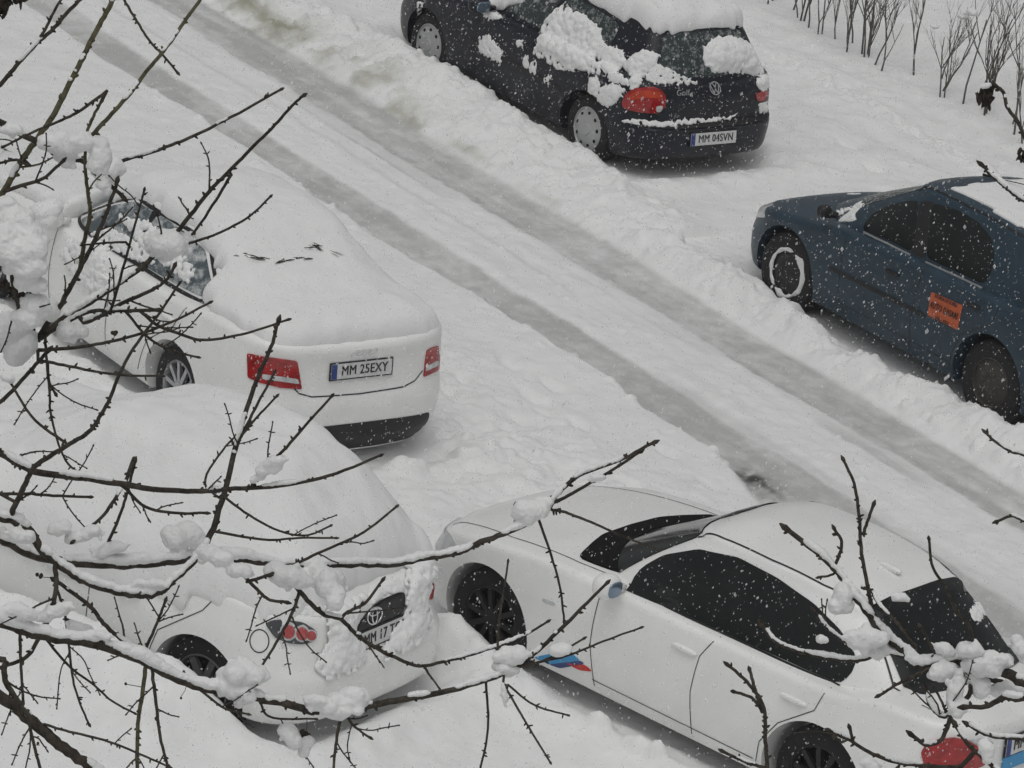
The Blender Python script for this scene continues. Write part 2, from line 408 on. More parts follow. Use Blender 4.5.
    def wheel(s, x, side, style, R, wd=.20, yo=.80):
        S = s.S; hub = S['hub']; y0 = yo
        rr = R*(.60 if style in ('dusty', 'snowring') else .66)
        prof = [(rr, -wd*.9), (R*.9, -wd), (R, -wd*.85), (R, -.03), (R*.985, -.012), (R*.93, .0), (R*.80, .006), (rr, .0), (rr*.97, -.03)]
        V, F = lathe_y(prof); tr = lambda V: [Vector((v[0] + x, side*(y0 + v[1]), v[2] + hub)) for v in V]
        wo = mesh('wheel', tr(V), F, M['rubber'], s.root, True, 45); fixn(wo.data)
        def sub(name, mb, m, parent=wo):
            o = mesh(name, tr(mb.V), mb.F, M[m], parent, True, 35); fixn(o.data); return o
        back = MB().add(lathe_y([(rr*.98, -.10), (.001, -.10)], 40)); sub('brake_backing', back, 'well')
        rim = MB(); rim.add(lathe_y([(rr*1.0, -.06), (rr*1.0, -.004), (rr*.94, .004), (rr*.88, -.02), (rr*.86, -.06)], 48))
        if style == 'hubcap':
            rim.add(lathe_y([(rr*.93, -.012), (rr*.86, -.004), (rr*.55, .010), (rr*.3, .012), (rr*.26, .02), (.001, .022)], 48))
            ro_ = sub('rim', rim, 'hubcap'); hol = MB()
            for k in range(9):
                a = 2*PI*k/9 + .2; q = Matrix.Rotation(-a, 3, 'Y'); V2, F2 = superell((rr*.73, -.002, 0), (rr*.07, .012, rr*.085), 3); hol.add(([q @ Vector(v) for v in V2], F2))
            sub('slot', hol, 'well', ro_)
        elif style in ('alloy', 'dark', 'multi'):
            ns = {'alloy': 10, 'dark': 10, 'multi': 7}[style]
            for k in range(ns):
                a = 2*PI*k/ns + .1; q = Matrix.Rotation(-a, 3, 'Y'); V2, F2 = box((rr*.52, -.022, 0), (rr*.86, .03, rr*(.16 if style != 'multi' else .24))); rim.add(([q @ Vector(v) for v in V2], F2))
            rim.add(lathe_y([(rr*.26, -.045), (rr*.24, -.004), (rr*.1, .0), (.001, .0)], 32))
            sub('rim', rim, {'alloy': 'alloy', 'dark': 'dark_rim', 'multi': 'grey_rim'}[style])
        else:
            rim.add(lathe_y([(rr*.93, -.015), (rr*.8, -.012), (rr*.62, .006), (rr*.3, .010), (rr*.26, .002), (.001, .004)], 48))
            for k in range(6):
                a = 2*PI*k/6; q = Matrix.Rotation(-a, 3, 'Y'); V2, F2 = superell((rr*.45, .004, 0), (rr*.16, .012, rr*.07), 2.5); rim.add(([q @ Vector(v) for v in V2], F2))
            sub('rim', rim, 'dusty_rim' if style == 'dusty' else 'dark_rim')
        if style == 'snowring':
            mb = MB(); n = 60; prof = [(rr*.86, 0), (rr*.90, .012), (rr*.96, .016), (rr*1.02, .011), (rr*1.05, 0)]
            for j, (r_, y_) in enumerate(prof):
                for i in range(n):
                    a = 2*PI*i/n; nn = noise.noise(Vector((math.cos(a)*4, math.sin(a)*4, j*.5))); wdn = .75 + 1.7*noise.noise(Vector((math.cos(a)*2.2, math.sin(a)*2.2, 7)))
                    wdn = max(.06, wdn); r2 = rr*.95 + (r_-rr*.95)*wdn + rr*.03*nn + (rr*.1 if 2.3 < a < 3.7 and r_ > rr*.95 else 0)
                    mb.V.append((r2*math.cos(a), y_*(.8+.5*nn)*min(1, wdn*1.5)-(.004 if wdn < .2 else 0), r2*math.sin(a)))
            mb.F = grid_faces(len(prof), n); sub('snow', mb, 'snow')
        return wo
    def wheels(s, styles, R, yo=.80):
        for x, st in zip((s.S['wb'], 0), styles):
            for sd_ in (1, -1): s.wheel(x, sd_, st, R, yo=yo)
    def plate(s, txt, c, tilt, matname='plate', squeeze=.84, w_=.52, frame=False):
        n = Vector((-math.cos(tilt), 0, math.sin(tilt))); right = Vector((0, -1, 0)); up = n.cross(right).normalized()
        if up.z < 0: up = -up
        loc, _ = s.hit(c, (1, 0, 0)); loc = loc + n*.012
        Rm = Matrix((right, up, n)).transposed()
        V, F = box((0, 0, 0), (w_, .112, .010)); po = mesh('number_plate', [Rm @ v + loc for v in V], F, M[matname], s.root, False)
        V, F = box((0, 0, -.003), (w_+.022, .132, .010)); mesh('plate_frame', [Rm @ v + loc for v in V], F, M['black'], po, False)
        V, F = box((-w_/2 + .024, 0, .0055), (.046, .108, .003)); mesh('blue_band', [Rm @ v + loc for v in V], F, M['euband'], po, False)
        V, F = text_mesh(txt, .098, .001, squeeze); mesh('lettering', [Rm @ (Vector((v.x + .024, v.y, v.z + .0068))) + loc for v in V], F, M['ink'], po, False)
        return po, Rm, loc
    def on_rear(s, c, V, d=(1, 0, 0), off=.004):
        """place flat geometry (x right, y up, z out) on the rear face"""
        loc, n = s.hit(c, d); right = Vector((0, 0, 1)).cross(n).normalized(); up = n.cross(right)
        Rm = Matrix((right, up, n)).transposed(); return [Rm @ Vector(v) + loc + n*off for v in V]
    def snow_cover(s, region, base, R=.10, blur=3, name='snow_cover', stp=.035, amp=.02, seed=1, extra=None, side=.0, label=None, rel=.35, hull=0, hull_x=.8, over=0, drop=.2):
        x0, x1, y0, y1 = region['box']; nx = int((x1-x0)/stp)+1; ny = int((y1-y0)/stp)+1
        xs = np.linspace(x0, x1, nx); ys = np.linspace(y0, y1, ny)
        H = np.full((nx, ny), np.nan)
        for i, x in enumerate(xs):
            for j, y in enumerate(ys):
                h = s.bvh.ray_cast(Vector((x, y, 4)), Vector((0, 0, -1)))
                if h[0] is not None: H[i, j] = h[0].z
        XX, YY = np.meshgrid(xs, ys, indexing='ij')
        nz = fbm(XX, YY, .45, seed, 4)
        Hf = np.where(np.isnan(H), -1, H)
        for _ in range(60):   # fill outward
            bad = Hf < 0
            if not bad.any(): break
            pad = np.pad(Hf, 1, constant_values=-1); st = np.stack([pad[a:a+nx, b:b+ny] for a in range(3) for b in range(3)])
            cnt = (st >= 0).sum(0); av = np.where(st >= 0, st, 0).sum(0)/np.maximum(cnt, 1); Hf = np.where(bad & (cnt > 0), av, Hf)
        solid = ~np.isnan(H); reach = solid.copy()
        for _ in range(int(round(over/stp))):
            pad = np.pad(reach, 1); reach = pad[1:-1, 1:-1] | pad[:-2, 1:-1] | pad[2:, 1:-1] | pad[1:-1, :-2] | pad[1:-1, 2:]
        mask = reach & region['mask'](XX, YY, Hf, nz)
        Hs = Hf.copy()
        for _ in range(blur):
            pad = np.pad(Hs, 1, mode='edge'); Hs = sum(pad[a:a+nx, b:b+ny] for a in range(3) for b in range(3))/9
        if hull:      # the snow bridges hollows along the car
            for j in range(ny):
                st_ = []
                for i in range(nx):
                    while len(st_) > 1 and (Hs[st_[-1], j]-Hs[st_[-2], j])*(i-st_[-1]) < (Hs[i, j]-Hs[st_[-1], j])*(st_[-1]-st_[-2]): st_.pop()
                    st_.append(i)
                hl = np.interp(np.arange(nx), st_, Hs[st_, j]); Hs[:, j] = Hs[:, j] + (hl-Hs[:, j])*hull*np.where(xs < hull_x, 1, .35)
            for _ in range(3):
                pad = np.pad(Hs, 1, mode='edge'); Hs = sum(pad[a:a+nx, b:b+ny] for a in range(3) for b in range(3))/9
        D = np.where(mask, 1e3, 0.0)   # distance to the edge (chamfer)
        for _ in range(int(R/stp)+3):
            pad = np.pad(D, 1, constant_values=0); c = np.stack([pad[a:a+nx, b:b+ny] + stp*math.hypot(a-1, b-1) for a in range(3) for b in range(3)]); D = c.min(0)*(mask > 0)
        e = np.clip(D/R, 0, 1); prof = np.sqrt(np.clip(1-(1-e)**2, 0, 1))
        th = base*prof*(1 + rel*fbm(XX, YY, .5, seed+5, 3)) + amp*fbm(XX, YY, .12, seed+9, 3)*prof
        if extra is not None: th = th + extra(XX, YY)*prof
        Top = np.maximum(Hs, Hf*.5+Hs*.5) + np.maximum(th, .004); Bot = np.minimum(Hf, Hs) - .015 - np.where(solid, 0, drop*(1+.5*fbm(XX, YY, .25, seed+30, 3)))
        idx = -np.ones((nx, ny), int); V = []; F = []
        jx = .3*stp*fbm(XX, YY, .07, seed+20, 2); jy = .3*stp*fbm(XX, YY, .07, seed+21, 2)
        cells = mask[:-1, :-1] & mask[1:, :-1] & mask[:-1, 1:] & mask[1:, 1:]
        used = np.zeros((nx, ny), bool)
        for a in (0, 1):
            for b in (0, 1): used[a:nx-1+a, b:ny-1+b] |= cells
        for i, j in zip(*np.nonzero(used)):
            idx[i, j] = len(V); V.append((xs[i]+jx[i, j], ys[j]+jy[i, j], Top[i, j])); V.append((xs[i]+jx[i, j], ys[j]+jy[i, j], Bot[i, j]-side*(e[i, j] < .5)))
        ed = {}
        for i, j in zip(*np.nonzero(cells)):
            q = [idx[i, j], idx[i+1, j], idx[i+1, j+1], idx[i, j+1]]; F.append(tuple(q)); F.append(tuple(k+1 for k in q[::-1]))
            for a, b in zip(q, q[1:]+q[:1]):
                if (b, a) in ed: ed.pop((b, a))
                else: ed[(a, b)] = 1
        for a, b in ed: F.append((b, a, a+1, b+1))
        o = mesh(name, V, F, M['snow'], s.root)
        md = o.modifiers.new('sm', 'SMOOTH'); md.factor = .5; md.iterations = 3
        md = o.modifiers.new('su', 'SUBSURF'); md.levels = md.render_levels = 1
        if label: o['label'] = label
        return o
def fixn(me):
    bm = bmesh.new(); bm.from_mesh(me); bmesh.ops.recalc_face_normals(bm, faces=bm.faces); bm.to_mesh(me); bm.free()

# ------------------------------------------------------------------ numpy noise
def vnoise(X, Y, seed):
    xi = np.floor(X).astype(np.int64); yi = np.floor(Y).astype(np.int64); fx = X-xi; fy = Y-yi
    fx = fx*fx*fx*(fx*(fx*6-15)+10); fy = fy*fy*fy*(fy*(fy*6-15)+10)
    def hsh(a, b):
        n = (a*374761393 + b*668265263 + seed*974634777) & 0xFFFFFFFF; n = ((n ^ (n >> 13))*1274126177) & 0xFFFFFFFF
        n = n ^ (n >> 16); return (n & 0xFFFF)/32767.5 - 1
    return (hsh(xi, yi)*(1-fx)+hsh(xi+1, yi)*fx)*(1-fy) + (hsh(xi, yi+1)*(1-fx)+hsh(xi+1, yi+1)*fx)*fy
def fbm(X, Y, size, seed, octv=4):
    o = 0; a = 1; c, s_ = math.cos(.6), math.sin(.6); X = np.asarray(X, float)/size; Y = np.asarray(Y, float)/size
    for k in range(octv):
        o = o + a*vnoise(X+k*17.3, Y-k*9.1, seed+k); X, Y = (X*c-Y*s_)*2, (X*s_+Y*c)*2; a *= .5
    return o

# ================================================================== CARS
ROAD_A = math.radians(126.4)
def side(pts): return [(x, .8, z) for x, z in pts]
def door_mirror(car, c, m, r=(.075, .11, .075), glass=True, p=2.6):
    for sd_ in (1, -1):
        V, F = superell((c[0], sd_*c[1], c[2]), r, p); o = mesh('wing_mirror', V, F, M[m], car.root)
        V, F = box((c[0]-.01, sd_*(c[1]-r[1]), c[2]-.03), (.06, .12, .04)); mesh('mirror_arm', V, F, M[m], o)
        if glass:
            V, F = superell((c[0]-r[0]*.90, sd_*c[1], c[2]), (r[0]*.14, r[1]*.68, r[2]*.66), 3); mesh('mirror_glass', V, F, M['mirror'], o)

# ---------------- black hatchback, top of the picture
golf = Car('black_hatchback', 'black five-door hatchback with a thick slab of snow on its roof', 'car', (.95, 38.53), 128.9, dict(
    paint='dark_paint', wb=2.511, hub=.305, arch=.355, R=.05, crown=.03,
    plan=[(-.80, 0), (-.79, .40), (-.735, .67), (-.60, .80), (-.3, .855), (0, .868), (1.2, .868), (2.5, .866), (2.85, .83), (3.13, .72), (3.29, .45), (3.35, 0)],
    deck=[(-.8, .90), (-.5, .935), (0, .94), (1, .92), (1.9, .90), (2.3, .88), (2.9, .80), (3.2, .72), (3.35, .62)],
    ro=[(.15, .10), (.33, .0), (.52, 0), (.58, .055), (.75, .06), (.95, .10)], fo=[(.15, -.10), (.35, 0), (.5, 0), (.6, -.05), (.75, -.1)],
    wz=[(.15, .92), (.28, .965), (.5, 1), (.62, 1), (.8, .985), (.95, .95)], zb=[(-.8, .24), (-.4, .20), (3, .2), (3.35, .26)],
    gb=[(-.70, 0), (-.68, .40), (-.60, .66), (-.30, .755), (.7, .785), (1.6, .765), (1.95, .6), (2.12, .3), (2.16, 0)],
    gbz=[(-.8, .85), (2.2, .84)],
    gt=[(-.46, 0), (-.44, .34), (-.37, .51), (-.10, .56), (.5, .58), (1.0, .57), (1.16, .48), (1.25, .25), (1.27, 0)],
    roof=[(-.5, 1.365), (.1, 1.395), (.6, 1.40), (1.0, 1.385), (1.3, 1.35)]))
c = golf
c.side_window([(1.66, .965), (.86, .955), (.84, 1.30), (1.05, 1.305), (1.2, 1.25)], 'frost_glass')
c.side_window([(.76, .955), (-.02, .965), (-.02, 1.27), (.30, 1.31), (.77, 1.31)], 'frost_glass')
c.patch('rear_window', [(-.6, .56, .985), (-.6, .3, .965), (-.6, -.3, .965), (-.6, -.56, .985), (-.5, -.455, 1.30), (-.5, -.3, 1.325), (-.5, .3, 1.325), (-.5, .455, 1.30)], (1, 0, 0), 'frost_glass', step=.05)
c.patch('windscreen', [(2, .6, .97), (2, -.6, .97), (1.3, -.48, 1.30), (1.3, .48, 1.30)], (-1, 0, 0), 'frost_glass', step=.06)
c.seams([[(1.72, .93), (1.74, .6), (1.70, .3)], [(.80, .93), (.80, .30)], [(-.06, .94), (.0, .80), (.28, .55), (.42, .30)]])
for k in (1, -1): c.rib('rubbing_strip', [(2.1, k, .58), (.38, k, .56)], (0, -k, 0), .045, 'black', .006)
l = c.ppatch('tail_light', [(622, 104), (626, 94), (635, 88), (652, 87), (662, 90), (666, 98), (664, 108), (656, 113.5), (638, 112), (625, 109)], 'red', off=.012, step=.02)
c.ppatch('amber_band', [(629, 96), (636, 91), (652, 90), (661, 92), (662, 98), (645, 98), (630, 100)], 'orange', off=.017, parent=l, rings=4, step=.02)
c.ppatch('clear_band', [(655.5, 106), (662.5, 105), (660.5, 111.5), (655.5, 112)], 'clear', off=.018, parent=l, rings=3, step=.02)
l = c.ppatch('tail_light', [(755, 93.5), (761, 91), (769, 90.5), (769.5, 97), (764, 101), (756, 101)], 'red', off=.012, step=.02)
c.patch('headlight', [(3.2, .78, .60), (3.3, .45, .56), (3.3, .42, .70), (3.0, .76, .74)], (-1, -.4, 0), 'clear', mirror=True)
bl = c.patch('bumper_strip', [(-.8, .82, .545), (-.8, .3, .53), (-.8, -.3, .53), (-.8, -.82, .545), (-.8, -.82, .575), (-.8, -.3, .565), (-.8, .3, .565), (-.8, .82, .575)], (1, 0, 0), 'black', off=.01)
c.rib('seam', [(-.75, .70, .60), (-.78, .3, .595), (-.78, -.3, .595), (-.75, -.70, .60)], (1, 0, 0), .008, 'seam', parent=c.body_o)
for k in (1, -1): c.rib('seam', [(-.7, k*.46, .92), (-.75, k*.44, .62)], (1, 0, 0), .007, 'seam', parent=c.body_o)
c.plate('MM 04SVN', (-.8, 0.0, .43), .12)
# round emblem with the two letters stacked in a ring
mb = MB(); Vr, Fr = [], []
n_ = 40
for r_ in (.064, .054):
    for z_ in (.0, .006): Vr += [(r_*math.cos(2*PI*i/n_), r_*math.sin(2*PI*i/n_), z_) for i in range(n_)]
for i in range(n_):
    j = (i+1) % n_
    for a, b in ((0, 1), (1, 3), (3, 2), (2, 0)): Fr.append((a*n_+i, a*n_+j, b*n_+j, b*n_+i))
mb.add((c.on_rear((-.7, 0, .87), Vr), Fr))
def bar2(p, q, t=.010):
    p, q = Vector((*p, .003)), Vector((*q, .003)); dv = (q-p); L_ = dv.length; a = math.atan2(dv.y, dv.x)
    V, F = box((0, 0, 0), (L_, t, .006)); Rz = Matrix.Rotation(a, 3, 'Z'); return [Rz @ v + (p+q)/2 for v in V], F
for p_, q_ in (((-.024, .052), (0, .006)), ((0, .006), (.024, .052)), ((-.048, .025), (-.022, -.048)), ((-.022, -.048), (0, -.004)), ((0, -.004), (.022, -.048)), ((.022, -.048), (.048, .025))):
    V, F = bar2(p_, q_); mb.add((c.on_rear((-.7, 0, .87), V), F))
mb.build('emblem', M['chrome'], c.root, False)
V, F = text_mesh('Golf', .075, .002); mesh('lettering', c.on_rear((-.75, .36, .85), V), F, M['chrome'], c.root, False)
door_mirror(c, (1.62, .96, .98), 'dark_paint', glass=True)
c.handle(.92, .80, 'dark_paint'); c.handle(.12, .80, 'dark_paint')
c.wheels(('hubcap', 'hubcap'), .308, .80)
c.snow_cover(dict(box=(-.95, 1.45, -.74, .74), mask=lambda X, Y, H, n: (H > 1.27) & (np.abs(Y) < .62 + .03*n) & (X > -.56 + .03*n) & (X < 1.25)), .15, R=.10, blur=4, seed=3)
c.snow_cover(dict(box=(1.2, 3.35, -.85, .85), mask=lambda X, Y, H, n: (X > 1.3) & (np.abs(Y) < .76 + .05*n) & (X < 3.2) & (H > .66)), .10, R=.10, blur=3, seed=4)
# snow stuck to the near side and the tail
def inside(p, poly):
    r = False
    for i in range(len(poly)):
        a, b = poly[i-1], poly[i]
        if (a[1] > p[1]) != (b[1] > p[1]) and p[0] < (b[0]-a[0])*(p[1]-a[1])/(b[1]-a[1])+a[0]: r = not r
    return r
def edge_dist(p, poly):
    best = 1e9
    for i in range(len(poly)):
        a, b = Vector(poly[i-1]), Vector(poly[i]); d = b-a; t = max(0, min(1, (Vector(p)-a).dot(d)/max(1e-9, d.dot(d)))); best = min(best, (Vector(p)-a-d*t).length)
    return best
def snow_px(car, pxs, dome=.05, rough=.03, seed=0, name='snow_patch', fringe=1.6, lift=0, sm=6):
    """powdery snow caught on the bodywork, outline read off the photo and laid on the car's surface"""
    rnd = random.Random(seed*31+5); x0, x1 = min(p[0] for p in pxs)-5, max(p[0] for p in pxs)+5; y0, y1 = min(p[1] for p in pxs)-5, max(p[1] for p in pxs)+5
    area = (x1-x0)*(y1-y0); st = max(1.6, math.sqrt(area/620)); D = (car.MW.translation - CAM).length; mpp = D/FPX; S_ = []
    y = y0
    while y < y1:
        x = x0
        while x < x1:
            p = (x+rnd.uniform(-.95, .95)*st, y+rnd.uniform(-.95, .95)*st); x += st; ins = inside(p, pxs); d = edge_dist(p, pxs)
            if not ins and (d > 4.5 or rnd.random() > .28*fringe*(1-d/4.5)): continue
            q = car.pix(*p); n_ = car.bvh.find_nearest(q)[1]; r = (st*.62*mpp + min(dome*.36, d*mpp*.42)*rnd.uniform(.45, 1.25)) if ins else rnd.uniform(.45, 1.0)*mpp
            if n_.dot(car.pixdir(*p)) > 0: n_ = -n_
            S_.append((q + n_*(r*.12 + (lift if ins else 0)), r))
        y += st
    return blob_snow(S_, max(.006, mpp*.9), name, car.root, .07, sm=sm)
snow_px(c, [(537, 42), (546, 17), (562, 5), (584, 14), (601, 28), (600, 52), (588, 71), (566, 70), (556, 56), (533, 50)], .07, .03, 1)
snow_px(c, [(604, 44), (622, 50), (627, 62), (618, 72), (604, 74), (598, 62)], .05, .05, 2)
snow_px(c, [(630, 76), (622, 66), (634, 54), (646, 50), (660, 55), (656, 66), (644, 76), (640, 86), (630, 92)], .05, .04, 3)
snow_px(c, [(588, 78), (597, 76), (601, 86), (597, 97), (588, 93)], .05, .02, 4)
snow_px(c, [(599, 88), (613, 83), (626, 90), (618, 101), (608, 108), (597, 101)], .06, .02, 5)
snow_px(c, [(479, 40), (489, 34), (503, 52), (502, 64), (492, 60), (478, 51)], .035, .03, 6)
snow_px(c, [(523, 58), (529, 54), (529, 68), (523, 70)], .025, .02, 7)
snow_px(c, [(530, 62), (537, 60), (536, 76), (529, 72)], .025, .02, 8)
snow_px(c, [(516, 41), (525, 38), (523, 48), (516, 47)], .02, .02, 9)
snow_px(c, [(544, 78), (552, 75), (549, 84), (543, 83)], .02, .02, 10)
snow_px(c, [(482, 10), (494, 8), (506, 20), (496, 20), (484, 18)], .03, .02, 11)
snow_px(c, [(417, 2), (425, 0), (421, 14), (417, 17)], .03, .02, 12)
snow_px(c, [(704, 46), (716, 36), (735, 36), (752, 44), (763, 60), (768, 76), (756, 75), (736, 73), (714, 73), (703, 64)], .15, .02, 13)
snow_px(c, [(757, 74), (769, 74), (770, 88), (762, 93), (756, 84)], .06, .015, 14)
snow_px(c, [(758, 103), (770, 100), (768, 114), (759, 113)], .05, .015, 15)
snow_px(c, [(621, 121), (632, 119), (660, 122), (690, 119), (712, 118), (735, 115), (731, 119), (712, 122), (690, 125), (664, 128), (640, 125)], .035, .02, 16)
snow_px(c, [(590, 32), (600, 30), (607, 48), (600, 56)], .03, .03, 17)

snow_px(c, [(642, 72), (652, 62), (664, 66), (690, 80), (700, 84), (664, 85), (648, 82)], .012, .02, 18, fringe=2.5)
snow_px(c, [(606, 66), (622, 74), (632, 86), (620, 84), (608, 80)], .02, .02, 19, fringe=2.5)
snow_px(c, [(556, 44), (596, 30), (606, 44), (600, 74), (560, 70), (530, 52)], .02, .02, 20, fringe=2.5)

# ---------------- white saloon under snow, left
audi = Car('white_saloon', 'white saloon car covered in smooth snow, its red tail lights and rear number plate clear', 'car', (-1.73, 30.44), 127.9, dict(
    paint='white_paint', wb=2.843, hub=.325, arch=.37, R=.06, crown=.03,
    plan=[(-1.09, 0), (-1.08, .38), (-1.03, .66), (-.90, .83), (-.55, .905), (0, .925), (1.2, .928), (2.8, .925), (3.2, .88), (3.55, .75), (3.74, .45), (3.80, 0)],
    deck=[(-1.09, 1.00), (-.9, 1.03), (-.5, 1.03), (0, .99), (1.0, .96), (1.9, .95), (2.3, .94), (3.0, .86), (3.5, .76), (3.8, .66)],
    ro=[(.15, .12), (.36, 0), (.56, 0), (.62, .03), (.85, .05), (.98, .03), (1.03, .04)], fo=[(.15, -.1), (.35, 0), (.6, 0), (.8, -.08)],
    wz=[(.15, .92), (.3, .97), (.5, 1), (.68, 1), (.85, .985), (1.0, .95)], zb=[(-1.09, .13), (-.6, .2), (3.2, .2), (3.8, .25)],
    gb=[(-.62, 0), (-.58, .40), (-.46, .64), (-.05, .775), (.8, .81), (1.75, .785), (2.08, .6), (2.27, .3), (2.33, 0)],
    gbz=[(-.7, .96), (2.4, .90)],
    gt=[(.02, 0), (.04, .33), (.12, .49), (.35, .555), (.85, .58), (1.25, .57), (1.40, .49), (1.50, .25), (1.53, 0)],
    roof=[(-.1, 1.365), (.4, 1.40), (.9, 1.41), (1.3, 1.39), (1.6, 1.355)]))
c = audi
c.side_window([(1.82, .985), (1.0, 1.0), (.98, 1.335), (1.25, 1.32), (1.5, 1.20)], 'icy_glass')
c.patch('door_pillar', [(1.03, .8, 1.0), (.90, .8, 1.0), (.88, .8, 1.335), (1.01, .8, 1.335)], (0, -1, 0), 'black', off=.003, mirror=True)
c.side_window([(.93, 1.0), (.0, 1.03), (-.12, 1.06), (.25, 1.29), (.5, 1.325), (.92, 1.335)], 'icy_glass')
for k in (1, -1): c.rib('window_trim', [(1.9, k*.8, .985), (1.5, k*.8, 1.23), (1.25, k*.8, 1.345), (.5, k*.8, 1.35), (.22, k*.8, 1.31), (-.18, k*.8, 1.055), (.0, k*.8, 1.0), (1.0, k*.8, .985), (1.9, k*.8, .97)], (0, -k, 0), .03, 'black', .006)
c.patch('rear_window', [(-.5, .56, 1.07), (-.5, -.56, 1.07), (.1, -.45, 1.34), (.1, .45, 1.34)], (1, 0, 0), 'glass', step=.06)
c.patch('windscreen', [(2, .6, 1.0), (2, -.6, 1.0), (1.5, -.48, 1.33), (1.5, .48, 1.33)], (-1, 0, 0), 'icy_glass', step=.06)
for o1, o2 in (([(247.5, 353), (262, 356), (297, 361), (299, 373), (301.5, 389), (280, 387.5), (258, 382), (248, 377)], [(262, 373.5), (297, 378.5), (299, 383.5), (262, 378.5)]),
               ([(426, 350), (437.5, 345), (439, 358), (438, 370), (423, 377), (424.5, 362)], [(425, 366), (437, 360), (437, 365), (424.5, 371)])):
    l = c.ppatch('tail_light', o1, 'red', off=.010, step=.012); c.ppatch('clear_band', o2, 'clear', off=.015, parent=l, rings=4, step=.012)
c.patch('headlight', [(3.55, .80, .62), (3.75, .42, .58), (3.75, .42, .72), (3.4, .80, .76)], (-1, -.4, 0), 'clear', mirror=True)
c.rib('seam', [(-1.1, .57, .72), (-1.1, .50, .655), (-1.1, .40, .625), (-1.1, 0, .615), (-1.1, -.40, .625), (-1.1, -.50, .655), (-1.1, -.57, .72)], (1, 0, 0), .010, 'seam', parent=c.body_o)
c.patch('lower_bumper', [(-1.1, .72, .16), (-1.1, .3, .15), (-1.1, -.3, .15), (-1.1, -.72, .16), (-1.1, -.68, .39), (-1.1, -.3, .40), (-1.1, .3, .40), (-1.1, .68, .39)], (1, 0, 0), 'black', off=.006)  # black panel: dark lower bumper, with the shade beneath it painted in
c.plate('MM 25EXY', (-1.09, 0, .80), .10)
mb = MB()
for k in range(4):
    rs = []; 
    for i in range(29):
        a = 2*PI*i/28; rs.append(Vector(((k-1.5)*.052 + .033*math.cos(a), .033*math.sin(a), .006)))
    V, F = tube(rs, [.0045]*29, 5); mb.add((c.on_rear((-1.09, 0, .935), V), F))
mb.build('emblem', M['snow'], c.root)
c.seams([[(1.80, .95), (1.82, .6), (1.78, .3)], [(.95, .97), (.95, .30)], [(-.05, 1.0), (.05, .80), (.36, .58), (.48, .30)]])
c.handle(1.08, .82, 'white_paint'); c.handle(.12, .84, 'white_paint')
door_mirror(c, (1.80, 1.0, 1.03), 'white_paint', (.085, .12, .085), glass=False)
blob_snow([((1.80, k*(.98+.04*j), 1.10-.01*j), (.10, .09, .07)) for j in range(3) for k in (1,)] + [((1.74, 1.03, 1.02), (.05, .09, .07))], .012, 'snow', c.root, .14)
c.wheels(('alloy', 'alloy'), .325, .85)
c.snow_cover(dict(box=(-1.12, 3.8, -.95, .95), mask=lambda X, Y, H, n: (X > -1.04 + .015*n) & (X < 3.7) & (np.abs(Y) < np.where(H > 1.2, .62, .81) + .03*n) & (H > np.where((X > 0) & (X < 1.9), 1.16 + .05*n, .6))), .115, R=.06, blur=7, seed=13, amp=.008, rel=.15, hull=.3)
snow_px(c, [(92, 300), (70, 275), (60, 255), (66, 240), (90, 236), (112, 244), (106, 262), (110, 285)], .05, .06, 21)
snow_px(c, [(118, 214), (150, 222), (180, 250), (196, 272), (190, 284), (168, 268), (140, 246)], .04, .05, 23)
snow_px(c, [(88, 233), (110, 226), (128, 236), (150, 250), (158, 266), (138, 262), (112, 250)], .03, .05, 22)

# ---------------- white saloon cleared of snow, bottom right
bmw = Car('white_saloon', 'clean white saloon with dark windows, cleared of snow, red and blue stripe on its sill', 'car', (2.741, 25.455), 141.1, dict(
    paint='white_paint', wb=2.760, hub=.33, arch=.395, R=.06, crown=.035,
    plan=[(-.985, 0), (-.975, .35), (-.93, .62), (-.80, .80), (-.5, .88), (0, .905), (.9, .908), (1.8, .908), (2.8, .90), (3.1, .85), (3.38, .72), (3.54, .42), (3.595, 0)],
    deck=[(-.985, .985), (-.85, 1.015), (-.4, 1.02), (0, .95), (1.0, .945), (1.8, .95), (2.2, .945), (2.8, .885), (3.3, .78), (3.595, .67)],
    ro=[(.15, .10), (.36, 0), (.55, 0), (.62, .03), (.9, .05), (1.03, .05)], fo=[(.15, -.1), (.38, 0), (.55, 0), (.66, -.05), (.8, -.12)],
    wz=[(.15, .92), (.3, .965), (.5, .995), (.66, 1), (.8, .985), (.97, .945)], zb=[(-.985, .28), (-.5, .2), (3, .2), (3.595, .24)],
    gb=[(-.55, 0), (-.50, .40), (-.38, .62), (.0, .755), (.8, .795), (1.70, .775), (2.08, .60), (2.32, .3), (2.38, 0)],
    gbz=[(-.6, .95), (0, .90), (2.3, .88)],
    gt=[(-.06, 0), (-.04, .33), (.04, .48), (.28, .55), (.8, .58), (1.25, .57), (1.41, .49), (1.52, .26), (1.55, 0)],
    roof=[(0, 1.37), (.4, 1.435), (.8, 1.46), (1.2, 1.45), (1.6, 1.39)], rcrown=.045))
c = bmw
c.pside('side_window', [(620.5, 588), (641, 568), (664, 555), (700, 549), (738, 557), (778, 578), (815, 604), (840, 629), (855, 652), (858, 664), (852, 673), (841, 684), (790, 662), (710, 627), (660, 605)], 'glass', step=.04)
for k in (1, -1): c.rib('window_trim', [(1.74, k*.8, .958), (1.2, k*.8, .955), (.5, k*.8, .955), (.0, k*.8, .955)], (0, -k, 0), .014, 'black', .006)
